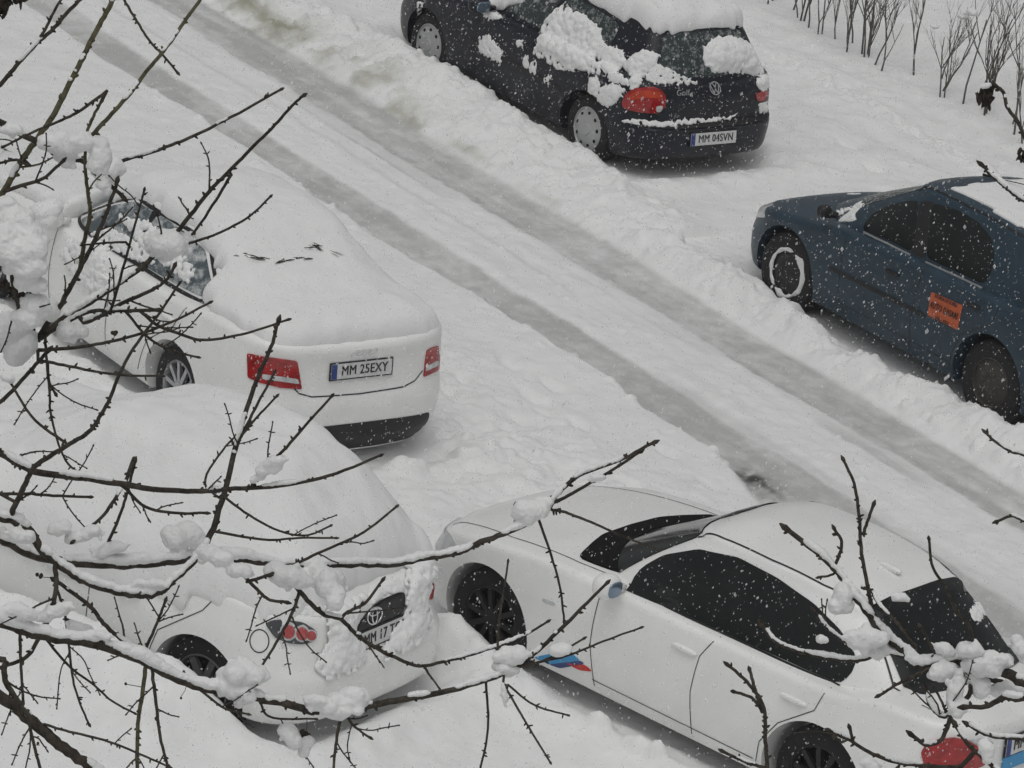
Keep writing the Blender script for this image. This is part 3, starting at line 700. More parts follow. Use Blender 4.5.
c.patch('rear_window', [(-.5, .56, 1.05), (-.5, .3, 1.03), (-.5, -.3, 1.03), (-.5, -.56, 1.05), (.1, -.46, 1.375), (.1, -.25, 1.40), (.1, .25, 1.40), (.1, .46, 1.375)], (1, 0, -.45), 'glass', step=.03, off=.011, rings=16)
c.patch('windscreen', [(2, .66, .97), (2, .3, .97), (2, -.3, .97), (2, -.66, .97), (1.5, -.51, 1.375), (1.5, -.3, 1.405), (1.5, .3, 1.405), (1.5, .51, 1.375)], (-1, 0, -.3), 'glass', step=.03, off=.011, rings=16)
c.patch('cowl', [(2.2, .70, .955), (2.3, .3, .955), (2.3, -.3, .955), (2.2, -.70, .955), (2.1, -.66, 1.03), (2.2, -.3, 1.03), (2.2, .3, 1.03), (2.1, .66, 1.03)], (-1, 0, -.3), 'matt', step=.03, off=.016, rings=10)
for k in (1, -1): c.rib('roof_channel', [(1.52, k*.49, 1.8), (1.2, k*.545, 1.8), (.8, k*.555, 1.8), (.4, k*.53, 1.8), (.12, k*.475, 1.8), (-.1, k*.53, 1.8), (-.35, k*.62, 1.8)], (0, 0, -1), .013, 'black', .004)
c.seams([[(1.76, .945), (1.84, .85), (1.84, .55), (1.78, .26)], [(.90, .945), (.98, .80), (1.0, .55), (.96, .26)], [(.02, .95), (.06, .80), (.30, .62), (.42, .44), (.44, .26)], [(1.80, .30), (.46, .30)]], width=.0065)
for k in (1, -1):
    c.rib('seam', [(3.34, k*.62, 1.2), (2.75, k*.72, 1.2), (2.15, k*.74, 1.2), (1.88, k*.72, 1.2)], (0, 0, -1), .008, 'seam', parent=c.body_o)
    c.rib('seam', [(-.55, k*.66, 1.3), (-.95, k*.66, 1.3)], (0, 0, -1), .008, 'seam', parent=c.body_o)
c.handle(1.10, .80, 'white_paint', .21); c.handle(.22, .81, 'white_paint', .21)
door_mirror(c, (1.72, .985, 1.01), 'white_paint', (.08, .095, .08))
for k in (1, -1):
    c.patch('headlight', [(3.06, k*.86, .70), (3.36, k*.76, .58), (3.56, k*.40, .58), (3.52, k*.40, .69), (3.16, k*.80, .76)], (-1, -k*.8, 0), 'clear', off=.008)
    c.patch('side_indicator', [(2.16, k, .68), (2.28, k, .67), (2.28, k, .695), (2.16, k, .705)], (0, -k, 0), 'clear', rings=3, off=.005)
l = c.ppatch('tail_light', [(921, 752), (926, 744), (938, 739), (954, 737), (968, 740), (980, 748), (987, 757), (983, 765), (972, 769), (960, 774), (940, 775), (925, 767)], 'red', off=.014, step=.015, rings=9)
c.ppatch('clear_band', [(968, 739.5), (984, 738), (993, 742), (988, 747), (978, 745)], 'clear', off=.012, step=.012, rings=4)
c.patch('tail_light', [(-.72, -.88, .74), (-.82, -.82, .655), (-.98, -.46, .66), (-.98, -.44, .81), (-.88, -.76, .865), (-.76, -.86, .85)], (1, .8, 0), 'red', off=.012, step=.02)
c.pside('door_stripe', [(534, 657), (549, 664), (553, 675), (535, 667)], 'stripe_light', rings=3, off=.006, step=.02)
c.pside('door_stripe', [(549, 664), (560, 668), (560, 677), (553, 675)], 'stripe_dark', rings=3, off=.006, step=.02)
c.pside('door_stripe', [(566, 663), (580, 670), (572, 683), (560, 678)], 'stripe_red', rings=3, off=.006, step=.02)
po, Rm, loc = c.plate('MM', (-.98, 0, .80), .08)
for ch in list(po.children):
    if ch.name.startswith('lettering'):
        for v in ch.data.vertices: v.co.y += .145
V, F = box((0, -.105, -.001), (.545, .085, .012)); mesh('plate_holder', [Rm @ v + loc for v in V], F, M['stripe_light'], po, False)
V, F = superell((.30, 0, c.roof(.30) + .05), (.10, .03, .025), 2.2); mesh('aerial_fin', V, F, M['white_paint'], c.root)
c.wheels(('dark', 'dark'), .34, .81)
snow_px(c, [(972, 602), (980, 597), (988, 606), (989, 614), (980, 625), (970, 623), (966, 612)], .04, .03, 31)

# ---------------- blue saloon, right edge
blue = Car('blue_saloon', 'dark blue saloon car with an orange sticker on its rear door', 'car', (4.33, 33.17), 128.7, dict(
    paint='blue_paint', wb=2.56, hub=.335, arch=.40, R=.07, crown=.04,
    plan=[(-.92, 0), (-.91, .36), (-.86, .62), (-.74, .77), (-.45, .835), (0, .85), (1.2, .852), (2.55, .85), (2.90, .82), (3.17, .70), (3.34, .45), (3.40, 0)],
    deck=[(-.92, 1.0), (-.75, 1.04), (-.4, 1.05), (0, 1.01), (1.0, .985), (1.9, .94), (2.3, .88), (2.8, .81), (3.15, .735), (3.40, .61)],
    ro=[(.15, .1), (.36, 0), (.6, 0), (.7, .04), (1.0, .08)], fo=[(.15, -.08), (.36, 0), (.5, 0), (.62, -.04), (.85, -.12)],
    wz=[(.15, .93), (.3, .97), (.5, 1), (.68, 1), (.85, .985), (1.0, .95)], zb=[(-.92, .28), (-.5, .22), (3, .22), (3.40, .26)],
    gb=[(-.60, 0), (-.56, .38), (-.44, .60), (-.05, .72), (.8, .755), (1.90, .735), (2.32, .58), (2.56, .3), (2.62, 0)],
    gbz=[(-.7, .97), (2.5, .92)],
    gt=[(-.16, 0), (-.14, .32), (-.04, .48), (.28, .55), (.8, .575), (1.28, .565), (1.48, .48), (1.60, .25), (1.63, 0)],
    roof=[(-.25, 1.40), (.3, 1.485), (.75, 1.51), (1.15, 1.50), (1.68, 1.44)]))
c = blue
c.pside('side_window', [(862, 229), (872, 214), (892, 204.5), (908, 201), (920, 201), (916, 230), (912, 252), (890, 241)], 'glass', step=.04)
c.pside('side_window', [(927, 258), (929, 230), (934, 203), (958, 210), (978, 222), (991, 237), (995, 254), (990, 277), (983, 284), (955, 271)], 'glass', step=.04)
c.pside('door_pillar', [(911, 253), (917, 228), (921, 200.5), (935, 202), (930, 230), (926, 259)], 'black', off=.003)
for pts in ([(864, 232), (888, 243.5), (911, 255)], [(926, 262), (955, 275), (983, 288)]):
    P3 = [c.pix(*p) for p in pts]
    for k in (1, -1): c.rib('window_sill_trim', [(p.x, p.y*k, p.z) for p in P3], (0, -k, 0), .016, 'alloy', .008)
c.patch('rear_window', [(-.5, .54, 1.10), (-.5, -.54, 1.10), (0, -.44, 1.40), (0, .44, 1.40)], (1, 0, -.3), 'frost_glass', step=.06)
c.patch('windscreen', [(2, .6, 1.02), (2, -.6, 1.02), (1.5, -.49, 1.41), (1.5, .49, 1.41)], (-1, 0, -.3), 'frost_glass', step=.06)
P3 = [c.pix(*p) for p in ((829, 267), (875, 290), (925, 316))]
for k in (1, -1): c.rib('rubbing_strip', [(p.x, p.y*k, p.z) for p in P3], (0, -k, 0), .035, 'black', .008)
c.seams([[(1.86, .97), (1.86, .7), (1.82, .28)], [(.93, .98), (.95, .6), (.93, .28)], [(.02, 1.0), (.05, .82), (.36, .62), (.46, .28)], [(1.82, .35), (.46, .35)]])
for k in (1, -1): c.rib('roof_channel', [(1.5, k*.49, 1.8), (1.2, k*.535, 1.8), (.8, k*.55, 1.8), (.3, k*.53, 1.8), (0, k*.48, 1.8), (-.3, k*.58, 1.8)], (0, 0, -1), .02, 'black', .004)
for p in ((893, 273), (974, 306)):
    q = c.pix(*p); c.handle(q.x, q.z, 'black', .16)
q = c.pix(841, 222); door_mirror(c, (q.x-.04, .90, 1.04), 'black', (.05, .065, .055), glass=False)
for k in (1, -1):
    c.patch('tail_light', [(-.62, k*.82, .74), (-.90, k*.50, .74), (-.86, k*.50, .94), (-.62, k*.80, .96)], (1, -k*.8, 0), 'red', off=.01)
    c.patch('headlight', [(2.92, k*.83, .70), (3.2, k*.72, .60), (3.37, k*.42, .58), (3.3, k*.42, .68), (3.04, k*.74, .78)], (-1, -k*.8, 0), 'clear', off=.008)
SQ = [c.pix(*p) for p in ((932, 292), (963, 305.5), (958, 330), (928, 315))]
st = c.patch('sticker', SQ, (0, -1, 0), 'sticker', off=.006, step=.012)
mid = sum(SQ, Vector())/4; mb = MB(); loc, n = c.hit(mid, (0, -1, 0)); right = (SQ[1]-SQ[0]+SQ[2]-SQ[3]).normalized(); n = (n-right*n.dot(right)).normalized(); upv = n.cross(right); Rs = Matrix((right, upv, n)).transposed(); wS = (SQ[1]-SQ[0]).length
for k_, (t_, y_, s_, q_) in enumerate((('SCOALA DE SOFERI', .28, .12, .66), ('AUTO DASARI', .0, .20, .66), ('0744 - 0262', -.29, .12, .70))):
    V, F = text_mesh(t_, s_*wS, .001, q_); mesh('lettering', [Rs @ (v + Vector((0, y_*wS*.8, .012))) + loc for v in V], F, M['ink'], st, False)
V, F = tube([Vector((1.40, -.1, c.roof(1.40)+.05)), Vector((1.2, -.1, c.roof(1.2)+.06)), Vector((.35, -.1, c.roof(.6)+.20))], [.012, .004, .003], 6); mesh('aerial', V, F, M['black'], c.root)
c.plate('MM', (-.9, 0, .78), .1)
c.wheels(('snowring', 'dusty'), .345, .79)
c.snow_cover(dict(box=(-.9, 1.6, -.62, .62), mask=lambda X, Y, H, n: (H > 1.36) & (np.abs(Y) < .475 + .03*n) & (X > -.2) & (X < 1.22 + .09*n)), .022, R=.06, blur=1, seed=23, amp=.006)
c.snow_cover(dict(box=(1.9, 3.3, -.8, .8), mask=lambda X, Y, H, n: (np.abs(Y) < .70) & (n > .35 - 1.3*np.clip((2.45-X)/.5, 0, 1)) & (X < 3.1) & (X > 2.1 - .25*np.abs(Y)) & (H < 1.10)), .012, R=.06, blur=1, seed=24, amp=.004)
snow_px(c, [(832, 213), (838, 209), (852, 206), (862, 203), (866, 206), (850, 212), (838, 217)], .03, .02, 41)
snow_px(c, [(849, 214), (854, 213), (853, 220), (849, 219)], .03, .01, 42)

# ---------------- white hatchback buried in snow, bottom left
toy = Car('white_hatchback', 'white hatchback buried under a thick rounded blanket of snow', 'car', (-1.20, 25.60), 147.7, dict(
    paint='white_paint', wb=2.60, hub=.30, arch=.35, R=.07, crown=.03,
    plan=[(-.80, 0), (-.79, .38), (-.74, .64), (-.61, .80), (-.3, .865), (0, .878), (1.2, .88), (2.6, .878), (2.95, .84), (3.22, .72), (3.39, .45), (3.45, 0)],
    deck=[(-.8, .93), (-.5, .97), (0, .98), (1, .96), (2.0, .96), (2.4, .94), (2.95, .85), (3.3, .74), (3.45, .64)],
    ro=[(.15, .1), (.35, 0), (.55, 0), (.62, .05), (.95, .12)], fo=[(.15, -.1), (.35, 0), (.6, 0), (.8, -.08)],
    wz=[(.15, .92), (.3, .97), (.5, 1), (.68, 1), (.85, .98), (1.0, .94)], zb=[(-.8, .26), (-.4, .2), (3, .2), (3.45, .26)],
    gb=[(-.68, 0), (-.65, .40), (-.55, .66), (-.20, .765), (.8, .79), (1.75, .77), (2.15, .6), (2.38, .3), (2.42, 0)],
    gbz=[(-.8, .88), (2.5, .88)],
    gt=[(-.10, 0), (-.08, .34), (-.0, .50), (.25, .56), (.75, .58), (1.15, .57), (1.32, .48), (1.42, .25), (1.44, 0)],
    roof=[(-.2, 1.38), (.3, 1.43), (.75, 1.44), (1.1, 1.425), (1.5, 1.37)]))
c = toy
c.side_window([(1.80, 1.0), (.95, 1.0), (.93, 1.37), (1.15, 1.35), (1.5, 1.19)], 'icy_glass')
c.side_window([(.86, 1.0), (.0, 1.02), (.2, 1.30), (.5, 1.36), (.85, 1.37)], 'icy_glass')
c.patch('rear_window', [(-.6, .56, 1.02), (-.6, -.56, 1.02), (-.1, -.45, 1.35), (-.1, .45, 1.35)], (1, 0, -.3), 'glass', step=.06)
c.patch('windscreen', [(2, .6, 1.0), (2, -.6, 1.0), (1.5, -.48, 1.36), (1.5, .48, 1.36)], (-1, 0, -.3), 'icy_glass', step=.06)
c.seams([[(1.85, .95), (1.87, .6), (1.83, .3)], [(.90, .97), (.90, .30)], [(-.1, 1.0), (.02, .82), (.33, .58), (.42, .30)]])
c.wheels(('alloy', 'multi'), .315, .81)
c.snow_cover(dict(box=(-.82, 3.5, -1.04, 1.04), mask=lambda X, Y, H, n: (X > -.60 + .03*n) & (X < 3.35) & (np.abs(Y) < (.84 + .13*np.clip((X+.3)/.9, 0, 1)) + .03*n) & (H > .6)), .24, R=.20, blur=14, seed=33, amp=.012, rel=.14, side=.02, over=.07, drop=.16)
l = c.ppatch('tail_light', [(266, 624), (271, 620), (285, 620), (301, 622), (313, 628), (317, 634), (313, 641), (302, 644), (288, 643), (275, 637)], 'smoke', off=.014, step=.015)
for (px_, py_, rx_, ry_) in ((288, 631, 8.5, 9.5), (301, 633, 8, 9), (310, 635, 6, 6.5)):
    q = c.ppatch('lamp', [(px_+rx_*math.cos(a*PI/7), py_+ry_*math.sin(a*PI/7)) for a in range(14)], 'clear', off=.018, parent=l, rings=3, step=.015)
    c.ppatch('lens', [(px_+rx_*.74*math.cos(a*PI/7), py_+ry_*.78*math.sin(a*PI/7)) for a in range(14)], 'lens_pale', off=.022, parent=l, rings=3, step=.015)
c.ppatch('tail_light', [(427, 600), (430, 590), (434, 581), (434.5, 588), (431, 600)], 'lens_pale', off=.012, step=.015)
c.ppatch('boot_panel', [(355, 637), (358, 624), (368, 610), (380, 600), (396, 593), (404, 592), (403, 610), (396, 620), (380, 629), (362, 640)], 'glass', off=.012, step=.02)
c.plate('MM 17 TCE', (-.8, 0, .70), .12)
mb = MB()
for rx_, ry_, oy in ((.075, .052, 0), (.026, .05, 0), (.052, .02, .024)):
    V, F = tube([Vector((rx_*math.cos(a*PI/14), oy+ry_*math.sin(a*PI/14), .008)) for a in range(29)], [.006]*29, 5); q_ = c.pix(371.5, 615); mb.add((c.on_rear((q_.x, q_.y, q_.z), V, off=.018), F))
mb.build('emblem', M['chrome'], c.root)
P3 = [c.pix(259.5+9.5*math.cos(a*PI/12), 641+11.5*math.sin(a*PI/12)) for a in range(25)]
c.rib('fuel_flap_seam', P3, (0, -1, 0), .008, 'seam', parent=c.body_o)
snow_px(c, [(404, 560), (428, 556), (438, 572), (430, 584), (426, 602), (430, 622), (420, 642), (400, 654), (378, 666), (382, 648), (390, 630), (403, 612)], .10, .03, 51, lift=.02, sm=22)
snow_px(c, [(324, 612), (340, 600), (362, 594), (370, 600), (358, 614), (353, 634), (362, 641), (366, 658), (354, 672), (326, 680), (312, 668), (318, 654), (326, 640)], .10, .03, 52, lift=.02, sm=22)
snow_px(c, [(256, 596), (300, 594), (330, 604), (322, 618), (306, 616), (284, 613), (264, 611)], .06, .02, 53, sm=16)
snow_px(c, [(366, 590), (392, 574), (406, 584), (404, 593), (386, 596), (372, 606)], .07, .02, 54, sm=16)
# ================================================================== GROUND
DU = np.array([math.cos(ROAD_A), math.sin(ROAD_A)]); DV = np.array([math.sin(ROAD_A), -math.cos(ROAD_A)])
def uv(p): return float(p[0]*DU[0]+p[1]*DU[1]), float(p[0]*DV[0]+p[1]*DV[1])
def xy(u, v): return DU[0]*u+DV[0]*v, DU[1]*u+DV[1]*v
U0, U1, V0, V1, ST = 16.5, 40.0, 9.5, 34.0, .026
us = np.arange(U0, U1, ST); vs_ = np.arange(V0, V1, ST)
Ug, Vg = np.meshgrid(us, vs_, indexing='ij'); X_ = DU[0]*Ug+DV[0]*Vg; Y_ = DU[1]*Ug+DV[1]*Vg
def sstep(a, b, x):
    t = np.clip((x-a)/(b-a), 0, 1); return t*t*(3-2*t)
n1 = fbm(Ug, Vg, 1.3, 1, 4); n2 = fbm(Ug, Vg, .35, 2, 4); n3 = fbm(Ug, Vg, .10, 3, 3); nE = fbm(Ug, Vg*1.5, .5, 4, 4)
nlong = fbm(Ug*.10, Vg, .14, 5, 3)                   # streaks drawn out along the road
n4 = fbm(Ug, Vg, .06, 8, 2)
vE = Vg + .022*nE + .010*n3 + .010*n4
trk = lambda a, b, s=.03: sstep(a-s, a+s, vE) * (1-sstep(b-s, b+s, vE))
wob = .035*fbm(Ug, 0*Ug, 2.2, 31, 3); wob2 = .045*fbm(Ug, 0*Ug+9, 1.7, 41, 3)
vE = vE + wob
wide = .34*(1-sstep(22.7, 24.4, Ug))
t_lo, t_up = sstep(19.73, 19.79, vE+wide)*(1-sstep(20.16, 20.22, vE)), sstep(21.10, 21.16, vE+wob2) * (1-sstep(21.66, 21.74, vE-wob))
t_old = .38*trk(20.19, 20.34, .05)*sstep(-.25, .3, fbm(Ug, 0*Ug+3, 3.0, 51, 2)) + .45*trk(20.90, 21.12, .05)*sstep(-.1, .4, fbm(Ug, 0*Ug+5, 2.4, 61, 2))
t_mid = np.exp(-((Vg - 20.62 - .05*np.sin(Ug*.25))/.035)**2) * sstep(25.5, 29, Ug) * .5
H = .012*n1 + .004*n2*sstep(20, 22, Vg)
strip = trk(20.19, 21.12, .10)                        # snow left between the tracks
H = H + strip*(.035 + .006*nlong + .003*n3 + .008*n2)*(1-.6*np.clip(t_old*2, 0, 1))
H = H - t_mid*.02
near = 1-sstep(19.66, 19.78, vE+wide); H = H + near*(.085 + .006*n2 + .015*n1)
far = sstep(21.66, 21.85, vE)
bank_w = np.where(Ug > 28.3, 1.0, .62); vb = (Vg-21.7)/bank_w
bank = far*np.exp(-((vb-.62)/.42)**2)
H = H + far*(.05 + .02*n1) + bank*(.14 + .035*n2 + .014*n3 + .04*n1)
beyond = sstep(24.2, 25.6, Vg); H = H + beyond*(.10 + .03*n1 + .008*n2)
# wheel ruts in the far parking strip
for vv in (26.0, 27.1): H = H - .05*np.exp(-((Vg+.10*np.sin(Ug*.6)-vv)/.16)**2)*(.6+.4*n2) * sstep(20, 24, Ug)
H = H + .05*np.exp(-((Vg + .04*n1 - 26.55)/.12)**2)*(.5+.8*n3)
# hedge bank
H = H + .18*sstep(27.9, 28.4, Vg)
# churned snow by the near cars
churn = np.exp(-((Vg-17.9)/.8)**2)*sstep(22, 23, Ug)*(1-sstep(26.5, 28, Ug)); H = H + churn*(.03*n2+.018*n3)
# lumps thrown up by plough and wheels
def lumps(n, fu, fv, r0, r1, emb=.45):
    for _ in range(n):
        u, v, r = fu(), fv(), RNG.uniform(r0, r1)**1; i0, j0 = int((u-U0)/ST), int((v-V0)/ST); k = int(r/ST)+2
        if i0-k < 0 or j0-k < 0 or i0+k+1 >= len(us) or j0+k+1 >= len(vs_): continue
        sl = (slice(i0-k, i0+k+1), slice(j0-k, j0+k+1)); e = RNG.uniform(.7, 1.4)
        d2 = ((Ug[sl]-u)*e)**2 + ((Vg[sl]-v)/e)**2 + (n3[sl]*r*.25)**2
        top = H[i0, j0] - r*emb + np.sqrt(np.maximum(r*r-d2, 0)); H[sl] = np.where(d2 < r*r, np.maximum(H[sl], top), H[sl])
lumps(2600, lambda: RNG.uniform(20, 37), lambda: 21.82+abs(RNG.normal(0, .33)), .018, .042, .45)
lumps(260, lambda: RNG.uniform(28, 37), lambda: 22.3+RNG.normal(0, .35), .03, .09, .62)
lumps(90, lambda: RNG.uniform(20, 36), lambda: RNG.normal(20.65, .2), .015, .045, .4)
lumps(420, lambda: RNG.uniform(22, 27.5), lambda: RNG.normal(18.1, .6), .02, .04, .5)
lumps(110, lambda: RNG.uniform(22, 27.5), lambda: RNG.normal(18.0, .55), .02, .045, .6)
lumps(70, lambda: RNG.uniform(20, 33), lambda: RNG.normal(19.62, .10), .02, .06, .5)
lumps(50, lambda: RNG.uniform(24, 34), lambda: RNG.normal(26.6, .3), .02, .045, .5)
def lump_at(px, py, r, z=.1, sq=.75):
    p = pxz(px, py, z); u, v = uv(p); d2 = (Ug-u)**2+(Vg-v)**2
    global H
    H = np.where(d2 < r*r, np.maximum(H, .06+sq*np.sqrt(np.maximum(r*r-d2, 0))+.02*n3), H)
lump_at(404, 466, .17); lump_at(640, 748, .12); lump_at(600, 726, .10); lump_at(655, 755, .10)
# footprints across the verge
for k in range(14):
    u, v = 24.0+RNG.uniform(-1.5, 2.0), 18.4+RNG.uniform(-.6, .9)
    d = ((Ug-u)/.14)**2+((Vg-v)/.06)**2; H = H - .03*np.exp(-d**2)
for k in range(16):
    u, v = 25.0+k*.62, 25.6+.12*(-1)**k+RNG.normal(0, .06)+.25*math.sin(k*.5)
    d = ((Ug-u)/.16)**2+((Vg-v)/.08)**2; H = H - .05*np.exp(-d**2)
# notch broken out of the road edge
p = pxz(322, 208); u, v = uv(p); d = ((Ug-u)/.28)**2+((Vg-v)/.16)**2; H = H*(1-.9*np.exp(-d**2))
# snow lies lower under the cars, piled against their near flanks
for car, lift, gap in ((golf, .17, -.02), (audi, .14, .02), (bmw, .14, -.05), (blue, .11, .02), (toy, .30, -.06)):
    a = car.root.rotation_euler.z; lx = (X_-car.root.location.x)*math.cos(a)+(Y_-car.root.location.y)*math.sin(a); ly = -(X_-car.root.location.x)*math.sin(a)+(Y_-car.root.location.y)*math.cos(a)
    hw = car.S['plan'][6][1]; xa, xb = car.S['plan'][0][0], car.S['plan'][-1][0]
    q = np.maximum(np.abs(ly)-hw, np.maximum(xa-lx, lx-xb))          # signed distance to the footprint
    under = 1-sstep(-.16+gap, .03+gap, q + .03*n2 + .008*n3); pile = np.exp(-((q-.14)/.20)**2)
    H = H*(1-under) + under*.045 + pile*(lift*.45 + .02*n2 + .008*n3)*(1-under)
    if car is blue:      # hollow beside the sill, dirty compressed snow under it
        hol = np.exp(-((ly-hw+.05)/.20)**2)*sstep(.35, .6, lx)*(1-sstep(2.05, 2.25, lx)); H = H*(1-.75*hol)
    if car is bmw:
        for wx in (0, 2.76):
            bw = np.exp(-((lx-wx+.05)/.42)**2)*np.exp(-((q-.17)/.20)**2)*(ly > 0); H = H + bw*(.17+.03*n2)*(1-under)
        hol = np.exp(-((ly-hw)/.10)**2)*sstep(.5, .8, lx)*(1-sstep(1.9, 2.3, lx)); H = H*(1-.35*hol)
    if car is toy:       # drifted up against its near flank
        dr = np.exp(-((q-.35)/.42)**2)*sstep(-.55, .0, lx)*(ly > 0); H = H + dr*(.33+.05*sstep(.2, .7, lx)+.02*n2)*(1-under)
    if car is audi:
        hol = np.exp(-((lx-xa+.02)/.16)**2)*(np.abs(ly) < .85); H = H*(1-.7*hol)
H = H + (.001+.005*np.clip(n1*.8+.3, 0, 1)*(near+beyond))*n3 + .002*n4*(1-np.maximum(t_lo, t_up))
edge = np.minimum(np.minimum(Ug-U0, U1-Ug), np.minimum(Vg-V0, V1-Vg)); H = H*sstep(0, 1.0, edge) - .03*(1-sstep(0, .6, edge))
dirt = np.exp(-((Vg-21.95-.08*nE)/.16)**2)*sstep(31.0, 33.0, Ug)*np.clip(.5+.9*n2, 0, 1)          # dead grass showing at the kerb
dirt = dirt + .55*np.exp(-((Vg-21.76-.02*nE)/.05)**2)*sstep(28.6, 30, Ug)*np.clip(.35+.8*n2, 0, 1)
p = pxz(757, 481); u, v = uv(p); spot = np.exp(-(((Ug-u)/.24)**2+((Vg-v)/.11)**2))*1.3*np.clip(.75+.9*n3+.6*n2, 0, 1)
pk = np.clip(np.maximum(t_lo, t_up)*(.80+.22*nlong+.14*n2+.14*n3+.10*n4) + t_mid*.55 + t_old*(.8+.3*nlong) + strip*.10*np.clip(nlong, 0, 1), 0, 1)

def ground_mat():
    m = bpy.data.materials.new('ground_snow'); m.use_nodes = True; t = m.node_tree; n = t.nodes; L = t.links; b = n['Principled BSDF']
    tc = n.new('ShaderNodeTexCoord'); at = n.new('ShaderNodeAttribute'); at.attribute_name = 'wear'
    sp = n.new('ShaderNodeSeparateColor'); L.new(at.outputs['Color'], sp.inputs[0])
    nz = n.new('ShaderNodeTexNoise'); nz.inputs['Scale'].default_value = 5; nz.inputs['Detail'].default_value = 9; L.new(tc.outputs['Object'], nz.inputs['Vector'])
    rp = n.new('ShaderNodeMapRange'); rp.inputs[1].default_value = .3; rp.inputs[2].default_value = .7; rp.inputs[3].default_value = .96; rp.inputs[4].default_value = 1.04; L.new(nz.outputs['Fac'], rp.inputs[0])
    nf = n.new('ShaderNodeTexNoise'); nf.inputs['Scale'].default_value = 30; nf.inputs['Detail'].default_value = 6; nf.inputs['Roughness'].default_value = .75; L.new(tc.outputs['Object'], nf.inputs['Vector'])
    rf = n.new('ShaderNodeMapRange'); rf.inputs[1].default_value = .3; rf.inputs[2].default_value = .7; rf.inputs[3].default_value = .90; rf.inputs[4].default_value = 1.08; L.new(nf.outputs['Fac'], rf.inputs[0])
    lr = n.new('ShaderNodeMix'); lr.inputs[2].default_value = 1.0; L.new(sp.outputs[0], lr.inputs[0]); L.new(rf.outputs[0], lr.inputs[3])
    pr_ = n.new('ShaderNodeMath'); pr_.operation = 'MULTIPLY'; L.new(rp.outputs[0], pr_.inputs[0]); L.new(lr.outputs[0], pr_.inputs[1])
    def mix(f, a, c):
        x = n.new('ShaderNodeMix'); x.data_type = 'RGBA'; L.new(f, x.inputs[0])
        if isinstance(a, tuple): x.inputs[6].default_value = (*a, 1)
        else: L.new(a, x.inputs[6])
        x.inputs[7].default_value = (*c, 1); return x.outputs[2]
    a = mix(sp.outputs[0], (.80, .81, .80), (.47, .475, .465)); a = mix(sp.outputs[1], a, (.36, .35, .28)); a = mix(sp.outputs[2], a, (.07, .07, .065))
    sc = n.new('ShaderNodeVectorMath'); sc.operation = 'SCALE'; L.new(a, sc.inputs[0]); L.new(pr_.outputs[0], sc.inputs['Scale']); L.new(sc.outputs[0], b.inputs['Base Color'])
    b.inputs['Roughness'].default_value = .8; b.inputs['Specular IOR Level'].default_value = .2
    n2_ = n.new('ShaderNodeTexNoise'); n2_.inputs['Scale'].default_value = 24; n2_.inputs['Detail'].default_value = 10; n2_.inputs['Roughness'].default_value = .65; L.new(tc.outputs['Object'], n2_.inputs['Vector'])
    bp = n.new('ShaderNodeBump'); bp.inputs['Strength'].default_value = .28; bp.inputs['Distance'].default_value = .010; L.new(n2_.outputs['Fac'], bp.inputs['Height']); L.new(bp.outputs[0], b.inputs['Normal'])
    return m
M['ground'] = ground_mat()
def sheet(name, j0, j1):
    nu, nv = len(us), j1-j0
    co = np.stack([X_[:, j0:j1], Y_[:, j0:j1], H[:, j0:j1]], -1).reshape(-1, 3)
    ii, jj = np.meshgrid(np.arange(nu-1), np.arange(nv-1), indexing='ij'); a = (ii*nv+jj).ravel()
    Fq = np.stack([a, a+1, a+nv+1, a+nv], 1)
    me = bpy.data.meshes.new(name); me.vertices.add(len(co)); me.vertices.foreach_set('co', co.ravel().astype(np.float32))
    me.loops.add(Fq.size); me.loops.foreach_set('vertex_index', Fq.ravel().astype(np.int32)); me.polygons.add(len(Fq)); me.polygons.foreach_set('loop_start', (np.arange(len(Fq))*4).astype(np.int32)); me.polygons.foreach_set('loop_total', np.full(len(Fq), 4, np.int32)); me.update(calc_edges=True); me.validate()
    at = me.color_attributes.new('wear', 'FLOAT_COLOR', 'POINT')
    c_ = np.stack([pk[:, j0:j1], np.clip(dirt[:, j0:j1], 0, 1), np.clip(spot[:, j0:j1], 0, 1), np.ones((nu, nv))], -1).reshape(-1); at.data.foreach_set('color', c_.astype(np.float32))
    o = link(name, me, M['ground']); 
    if o.data.polygons[0].normal.z < 0: o.data.flip_normals()
    o['kind'] = 'structure'; return o
ja, jb = int((19.68-V0)/ST), int((21.80-V0)/ST)
S_ = 150
o = mesh('terrain', [(-S_, 20-S_, -.06), (S_, 20-S_, -.06), (S_, 20+S_, -.06), (-S_, 20+S_, -.06)], [(0, 1, 2, 3)], M['snow'], None, False); o['kind'] = 'structure'
def ground_z(x, y):
    u, v = uv((x, y)); i, j = int(round((u-U0)/ST)), int(round((v-V0)/ST))
    return float(H[i, j]) if 0 <= i < len(us) and 0 <= j < len(vs_) else -.06
